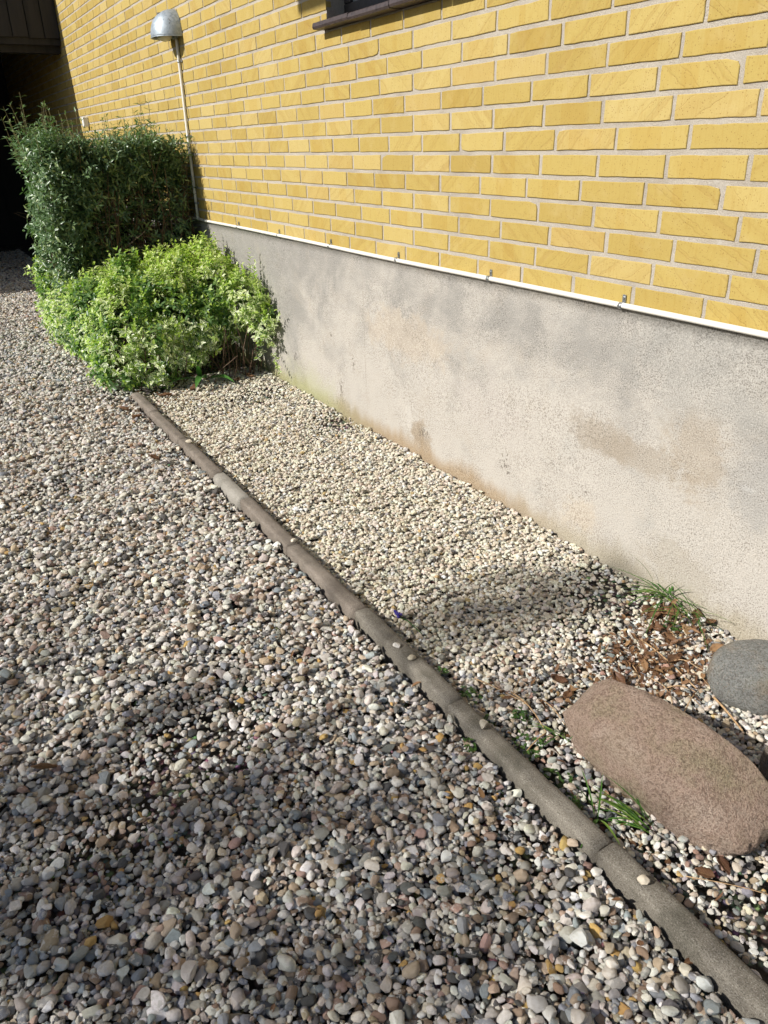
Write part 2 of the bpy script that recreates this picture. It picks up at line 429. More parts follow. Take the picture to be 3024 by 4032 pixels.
def m_plain(name, col, rough=0.6, metal=0.0, var=0.15, scale=20.0, bump=0.15, bdist=0.002, spec=0.5, stretch=(1, 1, 1)):
    g = NT(name)
    p = g.vmath('MULTIPLY', g.pos(), stretch)
    n = g.noise(p, scale, 5, 0.6)
    dk = tuple(c * (1 - 2.2 * var) for c in col); lt = tuple(min(1, c * (1 + 1.2 * var)) for c in col)
    c = g.ramp(n, [(0.3, dk), (0.5, col), (0.72, lt)])
    g.P(Base_Color=c, Roughness=rough, Metallic=metal, Normal=g.bump(n, bump, bdist))
    g.b.inputs['Specular IOR Level'].default_value = spec
    return g.m

def m_zinc():
    g = NT('galvanised_steel')
    p = g.obj()
    v = g.voro(p, 85, out='Color'); s = g.sep(v)
    n = g.noise(p, 30, 4, 0.6)
    col = g.mix(s[0], (0.30, 0.345, 0.39), (0.42, 0.465, 0.51))
    sp = g.math('GREATER_THAN', g.math('SUBTRACT', g.noise(g.vmath('ADD', p, (4, 2, 1)), 55, 3, 0.6), g.math('MULTIPLY', g.noise(p, 9, 2), 0.3)), 0.52)
    col = g.mix(g.math('MULTIPLY', sp, 0.65), col, (0.14, 0.14, 0.145))
    g.P(Base_Color=col, Metallic=0.7, Roughness=g.math('MULTIPLY_ADD', n, 0.25, 0.48), Normal=g.bump(g.math('ADD', n, g.math('MULTIPLY', s[1], 0.4)), 0.12, 0.002))
    return g.m

def m_glass():
    g = NT('window_glass')
    g.P(Base_Color=(0.012, 0.016, 0.024), Roughness=0.03)
    g.b.inputs['Specular IOR Level'].default_value = 0.8
    return g.m

M = dict(
    pebble=m_pebble(), soil=m_soil(), brick=m_brick(), mortar=m_mortar(), plinth=m_plinth(),
    kerb_brown=m_kerb('kerb_brown', (0.165, 0.135, 0.108), (0.235, 0.196, 0.160), 0.35),
    kerb_grey=m_kerb('kerb_grey', (0.150, 0.132, 0.105), (0.235, 0.210, 0.172), 0.6),
    kerb_pale=m_kerb('kerb_pale', (0.26, 0.24, 0.205), (0.33, 0.305, 0.265), 0.25),
    boulder=m_boulder('pink_granite', ((0.46, 0.375, 0.25), (0.53, 0.385, 0.30), (0.58, 0.45, 0.36)), 1.0, 0.75, 0.12),
    stone_grey=m_boulder('smooth_grey_stone', ((0.17, 0.175, 0.165), (0.22, 0.225, 0.21), (0.25, 0.205, 0.155)), 0.35, 0.27, 0.15, 0.7),
    stone_pale=m_boulder('pale_stone', ((0.22, 0.19, 0.16), (0.28, 0.24, 0.20), (0.34, 0.30, 0.26)), 0.6),
    hedge_leaf=m_leaf('hedge_leaf', 'hedge'), euo_leaf=m_leaf('variegated_leaf', 'euonymus'),
    grass=m_leaf('grass_blade', 'grass'), weed=m_leaf('weed_leaf', 'weed'), tulip=m_leaf('tulip_leaf', 'tulip'), dry=m_leaf('dry_leaf', 'dry'),
    stem=m_plain('shrub_stem', (0.115, 0.070, 0.042), 0.8, var=0.3, scale=60),
    shoot=m_plain('young_shoot', (0.20, 0.17, 0.07), 0.6, var=0.2, scale=60),
    straw=m_plain('dry_straw', (0.42, 0.27, 0.14), 0.6, var=0.25, scale=90),
    zinc=m_zinc(), pvc=m_plain('white_pvc', (0.74, 0.71, 0.65), 0.35, var=0.05, scale=8, bump=0.03),
    clip=m_plain('clip_steel', (0.42, 0.44, 0.46), 0.35, 0.9, 0.15, 120),
    bulb=m_plain('opal_glass', (0.72, 0.69, 0.62), 0.25, var=0.03, scale=10, bump=0.0),
    black_socket=m_plain('dark_plastic', (0.03, 0.03, 0.03), 0.5),
    glass=m_glass(), sill=m_plain('brown_glazed_tile', (0.060, 0.044, 0.042), 0.48, var=0.25, scale=60, bump=0.3, bdist=0.002),
    frame=m_plain('dark_stained_frame', (0.030, 0.028, 0.030), 0.5, var=0.2, scale=40),
    alu=m_plain('window_bead', (0.20, 0.24, 0.26), 0.4, 0.3, 0.1, 30),
    board=m_plain('dark_stained_board', (0.020, 0.017, 0.016), 0.75, var=0.3, scale=18, bump=0.3, bdist=0.003, stretch=(1, 1, 0.08)),
    roofing=m_plain('roofing_felt', (0.03, 0.03, 0.032), 0.9, var=0.2, scale=50),
    flower=m_plain('purple_petal', (0.055, 0.035, 0.32), 0.6, var=0.2, scale=200),
    shell=m_plain('snail_shell', (0.50, 0.45, 0.40), 0.45, var=0.2, scale=200),
    bark=m_plain('grey_bark', (0.10, 0.085, 0.07), 0.9, var=0.3, scale=20, bump=0.6, bdist=0.01),
    white_box=m_plain('white_box', (0.75, 0.75, 0.74), 0.5, var=0.03),
)

# ------------------------------------------------------------------ ground sheet
def ground():
    v = [(-400, -400, -0.05), (400, -400, -0.05), (400, 400, -0.05), (-400, 400, -0.05)]
    tag(mesh_obj('ground', v, [(0, 1, 2, 3)], M['soil']), kind='structure')
ground()

# ------------------------------------------------------------------ house
WALL_X0, WALL_X1 = -1.9, 12.4
Z_BRICK = 0.80
CH = 0.2 / 3            # course height
NROWS = 31
PAT = [0, -1, -2, -1]   # raking quarter bond, read off the photograph
WIN = (0.86, 2.045, Z_BRICK + 13 * CH, 2.9)   # x0, x1, sill underside, head

house = empty('house', (0, 0, 0))
tag(house, 'yellow brick house wall on a grey rendered plinth', 'house')

def brick_mesh(L, H, seed, chip):
    """a brick with worn, slightly wavy arrises: back ring, front arris ring, front face ring"""
    r = random.Random(seed)
    nx, nz = 6, 3
    per = []
    for i in range(nx): per.append((-0.5 + i / nx, -0.5))
    for i in range(nz): per.append((0.5, -0.5 + i / nz))
    for i in range(nx): per.append((0.5 - i / nx, 0.5))
    for i in range(nz): per.append((-0.5, 0.5 - i / nz))
    n = len(per)
    out = []
    tilt = r.uniform(-0.0012, 0.0012)
    for (a, b) in per:
        j = 0.0011
        out.append((a * L + r.uniform(-j, j), b * H + r.uniform(-j, j) + tilt * a))
    if chip:
        k = r.choice([0, nx, nx + nz, 2 * nx + nz])
        a, b = out[k]
        out[k] = (a * (1 - r.uniform(0.03, 0.07)), b * (1 - r.uniform(0.1, 0.3)))
    v = []
    d0 = r.uniform(-0.0006, 0.0010)
    for (a, b) in out: v.append((a, -0.024, b))
    for (a, b) in out: v.append((a, d0 - 0.0014, b))
    for (a, b) in out: v.append((a - math.copysign(0.0016, a) * min(1, abs(a) / (L * 0.49)), d0, b - math.copysign(0.0016, b) * min(1, abs(b) / (H * 0.49))))
    f = []
    for k in range(n):
        q = (k + 1) % n
        f.append((k, q, q + n, k + n)[::-1]); f.append((k + n, q + n, q + 2 * n, k + 2 * n)[::-1])
    f.append(tuple(range(2 * n, 3 * n))[::-1])
    return v, f

def build_wall():
    # mortar bed behind the bricks, with the window opening left free
    x0, x1, z0, z1 = WALL_X0, WALL_X1, Z_BRICK, Z_BRICK + NROWS * CH
    wx0, wx1, wz0, wz1 = WIN
    m = MB()
    D = -0.30
    m.box((x0, D, z0), (wx0, -0.0032, z1)); m.box((wx1, D, z0), (x1, -0.0032, z1)); m.box((wx0, D, z0), (wx1, -0.0032, wz0))
    mort = m.build('mortar', M['mortar'], house)
    bricks = []
    L, H = 0.227, CH - 0.0130
    for row in range(NROWS):
        z = Z_BRICK + (row + 0.5) * CH
        off = PAT[row % 4] * 0.06
        k0 = int((WALL_X0 - off) / 0.24) - 1; k1 = int((WALL_X1 - off) / 0.24) + 1
        for k in range(k0, k1):
            a, b = off + k * 0.24 + 0.0064, off + (k + 1) * 0.24 - 0.0064
            a, b = max(a, WALL_X0), min(b, WALL_X1)
            segs = [(a, b)]
            if z > WIN[2]:
                segs = [(a, min(b, WIN[0])), (max(a, WIN[1]), b)]
            for (p, q) in segs:
                if q - p > 0.03:
                    bricks.append(((p + q) / 2, z, q - p, row, k))
    # size in the picture decides which bricks stand on their own
    C = np.array([(b[0], 0, b[1]) for b in bricks])
    pr = proj(C)
    area = np.zeros(len(bricks))
    for i, b in enumerate(bricks):
        c4 = proj(np.array([(b[0] - b[2] / 2, 0, b[1] - H / 2), (b[0] + b[2] / 2, 0, b[1] - H / 2), (b[0] + b[2] / 2, 0, b[1] + H / 2), (b[0] - b[2] / 2, 0, b[1] + H / 2)]))
        if (c4[:, 2] < 0.2).any(): continue
        vis = ((c4[:, 0] > 0) & (c4[:, 0] < 1) & (c4[:, 1] > 0) & (c4[:, 1] < 1)).mean()
        xx, yy = np.clip(c4[:, 0], 0, 1), np.clip(c4[:, 1], 0, 1)
        area[i] = 0.5 * abs(np.dot(xx, np.roll(yy, 1)) - np.dot(yy, np.roll(xx, 1))) if vis > 0 else 0
    order = np.argsort(-area)
    single = set(int(i) for i in order[:296] if area[i] > 0)
    chips = {(11, 7), (5, 6), (6, 2), (3, 3), (4, 0)}
    rest_v, rest_f, rest_l, rest_r = [], [], [], []
    for i, (x, z, l, row, k) in enumerate(bricks):
        rr = random.Random(i * 7 + 3)
        v, f = brick_mesh(l + rr.uniform(-0.003, 0.003), H + rr.uniform(-0.0015, 0.0015), i, (row, k) in chips or rr.random() < 0.006)
        r3 = (rr.random(), rr.random(), rr.random())
        if i in single:
            mesh_obj('brick', v, f, M['brick'], house, loc=(x, 0, z),
                     attrs={'bloc': ('FLOAT_VECTOR', 'POINT', v), 'brnd': ('FLOAT_VECTOR', 'POINT', [r3] * len(v))})
        else:
            n = len(rest_v)
            rest_v += [(p[0] + x, p[1], p[2] + z) for p in v]
            rest_f += [tuple(q + n for q in t) for t in f]
            rest_l += v; rest_r += [r3] * len(v)
    o = mesh_obj('brickwork', rest_v, rest_f, M['brick'], house,
                 attrs={'bloc': ('FLOAT_VECTOR', 'POINT', rest_l), 'brnd': ('FLOAT_VECTOR', 'POINT', rest_r)})
    tag(o, kind='stuff')
    # rendered plinth: front face gently uneven
    nxs, nzs = 260, 24
    xs = np.linspace(WALL_X0, WALL_X1, nxs + 1); zs = np.linspace(-0.06, Z_BRICK - 0.004, nzs + 1)
    v = []; f = []
    for zz in zs:
        for xx in xs:
            d = mnoise.noise(Vector((xx * 1.6, 3.1, zz * 1.6))) * 0.004 + mnoise.noise(Vector((xx * 9, 7.7, zz * 9))) * 0.0012
            if zz > Z_BRICK - 0.03: d -= 0.002
            v.append((xx, 0.004 + d, zz))
    W_ = nxs + 1
    for j in range(nzs):
        for i in range(nxs):
            a = j * W_ + i
            f.append((a + 1, a, a + W_, a + W_ + 1))
    n = len(v)
    v += [(WALL_X0, -0.3, zs[0]), (WALL_X1, -0.3, zs[0]), (WALL_X0, -0.3, zs[-1]), (WALL_X1, -0.3, zs[-1])]
    top = [nzs * W_ + i for i in range(W_)]
    f.append(tuple(top) + (n + 3, n + 2)); f.append((n, n + 2) + tuple(j * W_ for j in range(nzs, -1, -1)))
    f.append((n + 1,) + tuple(j * W_ + nxs for j in range(nzs + 1)) + (n + 3,))
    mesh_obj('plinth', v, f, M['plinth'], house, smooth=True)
build_wall()

def build_window():
    wx0, wx1, wz0, wz1 = WIN
    win = empty('window', (wx1, 0, wz0), parent=house)
    ox, oz = wx1, wz0
    def b(m, a, c, bev=0.0): m.box((a[0] - ox, a[1], a[2] - oz), (c[0] - ox, c[1], c[2] - oz), bev)
    m = MB()   # outer frame
    b(m, (wx0, -0.15, wz0 + 0.045), (wx1, -0.085, wz0 + 0.095), 0.004)
    b(m, (wx1 - 0.055, -0.15, wz0 + 0.096), (wx1 - 0.001, -0.085, wz1 - 0.056), 0.004)
    b(m, (wx0 + 0.001, -0.15, wz0 + 0.096), (wx0 + 0.055, -0.085, wz1 - 0.056), 0.004)
    b(m, (wx0, -0.15, wz1 - 0.055), (wx1, -0.085, wz1), 0.004)
    m.build('frame', M['frame'], win, loc=(0, 0, 0))
    m = MB()   # glazing bead
    b(m, (wx0 + 0.056, -0.118, wz0 + 0.096), (wx1 - 0.056, -0.098, wz0 + 0.112), 0.002)
    b(m, (wx1 - 0.072, -0.118, wz0 + 0.113), (wx1 - 0.056, -0.098, wz1 - 0.072), 0.002)
    m.build('glazing_bead', M['alu'], win)
    m = MB()
    b(m, (wx0 + 0.056, -0.130, wz0 + 0.098), (wx1 - 0.057, -0.122, wz1 - 0.057))
    m.build('pane', M['glass'], win)
    m = MB()
    b(m, (wx0 - 0.05, -0.34, wz0 - 0.05), (wx1 + 0.05, -0.31, wz1 + 0.1)); b(m, (wx0 + 0.001, -0.31, wz0 + 0.001), (wx1 - 0.001, -0.101, wz0 + 0.044))
    m.build('dark_back_panel', M['frame'], win)  # dark panel added behind the pane as the unlit room, filler under the frame
    # sloping tiles of the sill
    n = 4
    w = (wx1 + 0.03 - (wx0 - 0.03)) / n
    for i in range(n):
        xa = wx0 - 0.03 + i * w + 0.002; xb = xa + w - 0.004
        dz = (0.0, 0.001, -0.001, 0.0015)[i]
        prof = [(0.050, 0.002), (0.054, 0.010), (0.052, 0.022), (0.046, 0.026), (-0.10, 0.062), (-0.10, 0.001), (0.0, 0.001), (0.030, 0.0005)]
        v = [(xa - ox, y, z + dz) for y, z in prof] + [(xb - ox, y, z + dz) for y, z in prof]
        k = len(prof)
        f = [(j, (j + 1) % k, (j + 1) % k + k, j + k) for j in range(k)] + [tuple(range(k - 1, -1, -1)), tuple(range(k, 2 * k))]
        mesh_obj('sill_tile', v, f, M['sill'], win)
    # unseen flat board, added overhead to cast the shadow beside the window
    m = MB()
    m.box((0.75, 0.004, 3.302), (2.552, 2.22, 3.42), 0.01)
    m.build('shadow_board', M['board'], house)
build_window()

# ------------------------------------------------------------------ garage at the end of the wall
def build_garage():
    gx = 7.685
    g = empty('garage', (gx, 0.0, 0))
    tag(g, 'dark timber garage with an open, unlit front at the end of the brick wall', 'garage')
    zb, zt = 2.215, 3.0
    y = 0.006
    i = 0
    while y < 6.4:
        m = MB(); dx = (0.0, 0.003, -0.002)[i % 3]
        m.box((dx, y, zb + (0.0, 0.004, -0.003)[(i * 2) % 3]), (0.022 + dx, y + 0.134, zt), 0.003)
        m.build('fascia_board', M['board'], g)
        y += 0.142; i += 1
    m = MB(); m.box((0.028, 0.006, 2.16), (0.10, 6.4, zt)); m.build('backing', M['board'], g)
    m = MB(); m.box((0.11, 0.006, 2.10), (0.24, 6.4, 2.26)); m.build('lintel_beam', M['board'], g)
    m = MB(); m.box((0.02, 0.006, zt + 0.003), (4.6, 6.4, zt + 0.08)); m.build('roof', M['roofing'], g)
    m = MB(); m.box((4.5, 0.006, -0.08), (4.6, 6.3, zt)); m.build('rear_wall', M['board'], g)
    m = MB(); m.box((0.03, 6.3, -0.08), (4.6, 6.4, zt)); m.build('side_wall', M['board'], g)
    m = MB(); m.box((0.03, 3.1, -0.08), (0.15, 6.29, 2.15)); m.build('front_wall', M['board'], g)
    m = MB(); m.box((4.44, 1.2, 0.0), (4.49, 1.26, 1.2)); m.build('door_post', M['white_box'], g)
build_garage()

m = MB(); m.box((7.06, 0.002, 1.44), (7.12, 0.05, 1.52), 0.006)
o = m.build('junction_box', M['white_box']); tag(o, 'small white box on the brick wall behind the hedge top', 'junction box')

# ------------------------------------------------------------------ wall lamp and conduits
def build_lamp():
    xc, zr = 4.085, 1.846
    w, D, h = 0.128, 0.150, 0.140
    lamp = empty('wall_lamp', (xc, 0.0, zr))
    tag(lamp, 'galvanised half-dome outdoor lamp on the brick wall above the hedge', 'wall lamp')
    nu, nv = 40, 18
    def shell(k, zl):
        v = []
        for j in range(nv + 1):
            t = j / nv * math.pi / 2
            cr, sr = math.cos(t) ** 0.88, math.sin(t) ** 0.96
            for i in range(nu + 1):
                a = math.pi * i / nu
                v.append((w * k * cr * math.copysign(abs(math.cos(a)) ** 0.82, math.cos(a)), max(0.003, D * k * cr * abs(math.sin(a)) ** 0.82), zl + h * k * sr))
        return v
    vo, vi = shell(1.0, 0.012), shell(0.972, 0.012)
    n1 = nu + 1
    rim_o = [(x, y, 0.0) for x, y, z in vo[:n1]]; rim_i = [(x, y, 0.0) for x, y, z in vi[:n1]]
    rim_o2 = [(x * 1.012, y * 1.012 + 0.0004, 0.003) for x, y, z in vo[:n1]]
    V = vo + vi + rim_o + rim_i
    nO = len(vo); F = []
    for j in range(nv):
        for i in range(nu):
            a = j * n1 + i
            F.append((a, a + 1, a + 1 + n1, a + n1)); b = a + nO
            F.append((b + 1, b, b + n1, b + 1 + n1))
    ro, ri = 2 * nO, 2 * nO + n1
    for i in range(nu):
        F.append((ro + i, ro + i + 1, i + 1, i)); F.append((ri + i + 1, ri + i, nO + i, nO + i + 1)); F.append((ro + i + 1, ro + i, ri + i, ri + i + 1))
    mesh_obj('shade', V, F, M['zinc'], lamp, smooth=True)
    m = MB(); m.tube([(w * 1.004 * math.copysign(abs(math.cos(math.pi * i / 40)) ** 0.82, math.cos(math.pi * i / 40)), max(0.004, D * 1.004 * abs(math.sin(math.pi * i / 40)) ** 0.82), 0.002) for i in range(41)], 0.0028, 8)
    m.build('rim', M['zinc'], lamp, smooth=True)
    m = MB(); m.box((-0.055, 0.0015, 0.0), (0.055, 0.014, 0.12), 0.006); m.build('back_plate', M['zinc'], lamp)
    m = MB(); prof = []
    m.tube([(0, 0.075, 0.095), (0, 0.075, 0.07), (0, 0.075, 0.035), (0, 0.075, 0.0), (0, 0.075, -0.014), (0, 0.075, -0.02)], [0.03, 0.042, 0.05, 0.044, 0.024, 0.004], 20)
    m.build('glass_globe', M['bulb'], lamp, smooth=True)
    m = MB(); m.tube([(0, 0.075, 0.13), (0, 0.075, 0.094)], [0.026, 0.026], 16); m.build('lamp_holder', M['black_socket'], lamp, smooth=True)
build_lamp()

def clip_parts(parent, loc, axis):
    """steel saddle clip: a half ring round the conduit plus a lug with a screw"""
    c = empty('clip', loc, parent=parent)
    r = 0.0088 if axis == 'x' else 0.0104
    m = MB(); n = 12
    def ring(rr, s):
        out = []
        for i in range(n + 1):
            a = -0.6 * math.pi + 1.25 * math.pi * i / n
            p = (math.cos(a) * rr, math.sin(a) * rr)
            out.append((s, 0.0105 + p[0], p[1]) if axis == 'x' else (p[1], 0.0105 + p[0], s))
        return out
    V = ring(r, -0.006) + ring(r, 0.006) + ring(r + 0.0013, -0.006) + ring(r + 0.0013, 0.006); k = n + 1; F = []
    for i in range(n):
        F += [(2*k+i, 2*k+i+1, 3*k+i+1, 3*k+i), (i+1, i, k+i, k+i+1), (i, i+1, 2*k+i+1, 2*k+i), (k+i+1, k+i, 3*k+i, 3*k+i+1)]
    m.add(V, F)
    m.build('saddle', M['clip'], c, smooth=True)
    m = MB()
    if axis == 'x': m.box((-0.006, 0.0005, 0.008), (0.006, 0.0035, 0.030), 0.001); m.tube([(0, 0.0036, 0.021), (0, 0.0062, 0.021)], 0.0038, 10)
    else: m.box((-0.030, 0.0005, -0.006), (-0.008, 0.0035, 0.006), 0.001); m.tube([(-0.021, 0.0036, 0), (-0.021, 0.0062, 0)], 0.0038, 10)
    m.build('lug', M['clip'], c)

def build_conduits():
    h = empty('cable_conduit', (0, 0.001, 0.806))
    tag(h, 'white plastic conduit running level along the top of the plinth', 'conduit')
    pts = [(x, 0.0105 + 0.0012 * math.sin(x * 5.1) , 0.0018 * math.sin(x * 2.3 + 1)) for x in np.arange(-1.85, 4.02, 0.12)]
    pts += [(4.035, 0.0105, 0.004)]
    m = MB(); m.tube(pts, 0.008, 12); m.build('tube', M['pvc'], h, smooth=True)
    for x in (3.919, 3.311, 2.708, 2.100, 1.490, 0.878, 0.266, -0.345, -0.955, -1.56):
        clip_parts(h, (x, 0, 0), 'x')
    v = empty('cable_conduit', (4.055, 0.001, 0.806))
    tag(v, 'white plastic conduit rising upright from the plinth to the lamp', 'conduit')
    pts = [(-0.004, 0.0105, 0.022)] + [(0.004 * math.sin(z * 4), 0.0105, z) for z in np.arange(0.06, 1.03, 0.08)] + [(0.018, 0.0105, 1.058)]
    m = MB(); m.tube(pts, 0.0098, 12); m.build('tube', M['pvc'], v, smooth=True)
    m = MB(); m.tube([(0.0, 0.0105, 0.030), (0.0, 0.0115, 0.015), (-0.006, 0.012, 0.005), (-0.022, 0.0105, 0.002)], [0.0102, 0.011, 0.0105, 0.0088], 12)
    m.build('elbow', M['pvc'], v, smooth=True)
    for z in (0.10, 0.50, 0.915): clip_parts(v, (0.0, 0, z), 'z')
    b = empty('cable_conduit', (4.075, 0.001, 0.806))
    tag(b, 'short grey conduit stub leaving the elbow behind the hedge', 'conduit')
    m = MB(); m.tube([(0.0, 0.012, 0.004), (0.03, 0.0105, 0.002), (0.25, 0.0105, 0.004), (1.2, 0.0105, 0.0)], 0.007, 10); m.build('tube', M['pvc'], b, smooth=True)
    clip_parts(b, (0.07, 0, 0.001), 'x')
build_conduits()

# ------------------------------------------------------------------ kerb of edging stones
def build_kerb():
    kerb = empty('kerb', (0, 0.84, 0)); kerb['kind'] = 'structure'
    joints = [-1.62, -1.115, -0.607, -0.112, 0.36, 0.83, 1.28, 1.578, 2.07, 2.56, 2.95]
    for i in range(len(joints) - 1):
        a, b = joints[i] + 0.0025, joints[i + 1] - 0.0025
        n = max(6, int((b - a) / 0.025))
        r = random.Random(i + 40)
        prof = [(-0.0245, -0.10), (-0.0245, 0.012), (-0.0238, 0.019), (-0.0215, 0.0232), (-0.010, 0.0248), (0.010, 0.0248), (0.0215, 0.0232), (0.0238, 0.019), (0.0245, 0.012), (0.0245, -0.10)]
        pale = (i == 6)
        if pale: prof = [(-0.026, -0.10), (-0.0265, 0.018), (-0.025, 0.022), (-0.021, 0.024), (-0.006, 0.025), (0.008, 0.024), (0.018, 0.018), (0.0245, 0.008), (0.0265, 0.0), (0.026, -0.10)]
        k = len(prof); V = []; F = []
        dy, dz, yaw = r.uniform(-0.002, 0.002), r.uniform(-0.003, 0.002), r.uniform(-0.003, 0.003)
        for s in range(n + 1):
            x = a + (b - a) * s / n
            e = 0.0015 if s in (0, n) else 0.0
            for (y, z) in prof:
                j = mnoise.noise(Vector((x * 22, y * 30 + i * 9, z * 30))) * 0.0011 + mnoise.noise(Vector((x * 70, y * 90 + i * 9, z * 90))) * 0.0007
                V.append((x, (y + dy) * (1 - e * 20) + yaw * (x - a) / 0.5 + j * (1 if y > 0 else -1), (z + dz - e + j) if z > -0.05 else z))
        for s in range(n):
            for q in range(k - 1):
                F.append((s * k + q, (s + 1) * k + q, (s + 1) * k + q + 1, s * k + q + 1))
        F.append(tuple(range(k))); F.append(tuple(n * k + q for q in range(k - 1, -1, -1)))
        mat = M['kerb_grey'] if i < 4 else (M['kerb_pale'] if pale else M['kerb_brown'])
        mesh_obj('edging_stone', V, F, mat, kerb, smooth=True)
build_kerb()

# ------------------------------------------------------------------ gravel
def make_protos(n, seed, angular):
    col = bpy.data.collections.new('pebble_shapes_%d' % seed)
    r = np.random.default_rng(seed)
    for i in range(n):
        bm = bmesh.new(); bmesh.ops.create_icosphere(bm, subdivisions=2, radius=1.0)
        P = np.array([v.co[:] for v in bm.verts])
        off = r.uniform(-20, 20, 3)
        P *= np.array([1 + 0.34 * mnoise.noise(Vector(p * 1.0 + off)) for p in P])[:, None]
        for _ in range(r.integers(6, 12) if angular else r.integers(2, 6)):
            d = r.normal(size=3); d /= np.linalg.norm(d)
            h = r.uniform(0.50, 0.84)
            over = P @ d - h
            P -= np.clip(over, 0, None)[:, None] * d * 0.93
        P *= np.array([1 + 0.05 * mnoise.noise(Vector(p * 3.5 + off)) for p in P])[:, None]
        P -= (P.max(0) + P.min(0)) / 2
        P /= ((P.max(0) - P.min(0)) / 2) * 0.93
        for v, p in zip(bm.verts, P): v.co = p
        me = bpy.data.meshes.new('pebble'); bm.to_mesh(me); bm.free()
        me.polygons.foreach_set('use_smooth', [True] * len(me.polygons))
        me.set_sharp_from_angle(angle=math.radians(38))
        me.materials.append(M['pebble'])
        o = bpy.data.objects.new('pebble_%02d' % i, me)
        col.objects.link(o)
    return col

def gn_scatter(name, P, rot, scl, colr, rnd, idx, coll):
    me = bpy.data.meshes.new(name); me.from_pydata(P.tolist(), [], [])
    for nm, typ, key, d in (('prot', 'FLOAT_VECTOR', 'vector', rot), ('pscl', 'FLOAT_VECTOR', 'vector', scl), ('prnd', 'FLOAT_VECTOR', 'vector', rnd),
                            ('pcol', 'FLOAT_COLOR', 'color', np.c_[colr, np.ones(len(P))]), ('pidx', 'INT', 'value', idx)):
        a = me.attributes.new(nm, typ, 'POINT')
        a.data.foreach_set(key, np.ascontiguousarray(d, dtype=np.int32 if typ == 'INT' else np.float32).ravel())
    o = link(bpy.data.objects.new(name, me))
    ng = bpy.data.node_groups.new(name + '_scatter', 'GeometryNodeTree')
    ng.interface.new_socket('Geometry', in_out='INPUT', socket_type='NodeSocketGeometry')
    ng.interface.new_socket('Geometry', in_out='OUTPUT', socket_type='NodeSocketGeometry')
    N = ng.nodes; Lk = ng.links
    gi, go = N.new('NodeGroupInput'), N.new('NodeGroupOutput')
    ip = N.new('GeometryNodeInstanceOnPoints'); ci = N.new('GeometryNodeCollectionInfo')
    ci.inputs['Collection'].default_value = coll; ci.inputs['Separate Children'].default_value = True; ci.inputs['Reset Children'].default_value = True
    def na(nm, typ):
        x = N.new('GeometryNodeInputNamedAttribute'); x.data_type = typ; x.inputs[0].default_value = nm
        return [q for q in x.outputs if q.enabled and q.name == 'Attribute'][0]
    er = N.new('FunctionNodeEulerToRotation'); Lk.new(na('prot', 'FLOAT_VECTOR'), er.inputs[0])
    Lk.new(gi.outputs[0], ip.inputs['Points']); Lk.new(ci.outputs[0], ip.inputs['Instance'])
    ip.inputs['Pick Instance'].default_value = True
    Lk.new(na('pidx', 'INT'), ip.inputs['Instance Index']); Lk.new(er.outputs[0], ip.inputs['Rotation']); Lk.new(na('pscl', 'FLOAT_VECTOR'), ip.inputs['Scale'])
    Lk.new(ip.outputs[0], go.inputs[0])
    md = o.modifiers.new('scatter', 'NODES'); md.node_group = ng
    return o

CELL = 0.0025
class Bed:
    """drops stones one by one onto a height map so that they rest on each other"""
    def __init__(s, x0, y0, x1, y1, base):
        s.x0, s.y0 = x0, y0
        s.nx, s.ny = int((x1 - x0) / CELL) + 1, int((y1 - y0) / CELL) + 1
        X = x0 + (np.arange(s.nx) + 0.5) * CELL; Y = y0 + (np.arange(s.ny) + 0.5) * CELL
        s.H = base(X[:, None], Y[None, :]).astype(np.float32)
        s.own = np.full(s.H.shape, -1, np.int32)
        s.cache = {}
    def drop(s, x, y, a, b, c, sink=0.3, idx=0):
        i = int((x - s.x0) / CELL); j = int((y - s.y0) / CELL)
        r = (a + b) * 0.5; k = max(1, int(r / CELL))
        key = (k, int(c / 0.0007))
        if key not in s.cache:
            g = np.arange(-k, k + 1) * CELL
            d2 = (g[:, None] ** 2 + g[None, :] ** 2) / (r * r)
            s.cache[key] = (np.sqrt(np.clip(1 - d2, 0, 1)) * c).astype(np.float32), d2 <= 1
        cap, msk = s.cache[key]
        if i - k < 0 or j - k < 0 or i + k + 1 > s.nx or j + k + 1 > s.ny: return None
        w = s.H[i - k:i + k + 1, j - k:j + k + 1]
        top = np.where(msk, w + cap, -9)
        z = float(np.partition(top.ravel(), int(-0.12 * msk.sum()) - 1)[int(-0.12 * msk.sum()) - 1]) - sink * c * 0.4
        up = msk & (z + cap > w)
        s.own[i - k:i + k + 1, j - k:j + k + 1][up] = idx
        w[up] = z + cap[up]
        return z
    def height(s, x, y):
        i = min(max(int((x - s.x0) / CELL), 0), s.nx - 1); j = min(max(int((y - s.y0) / CELL), 0), s.ny - 1)
        return float(s.H[i, j])

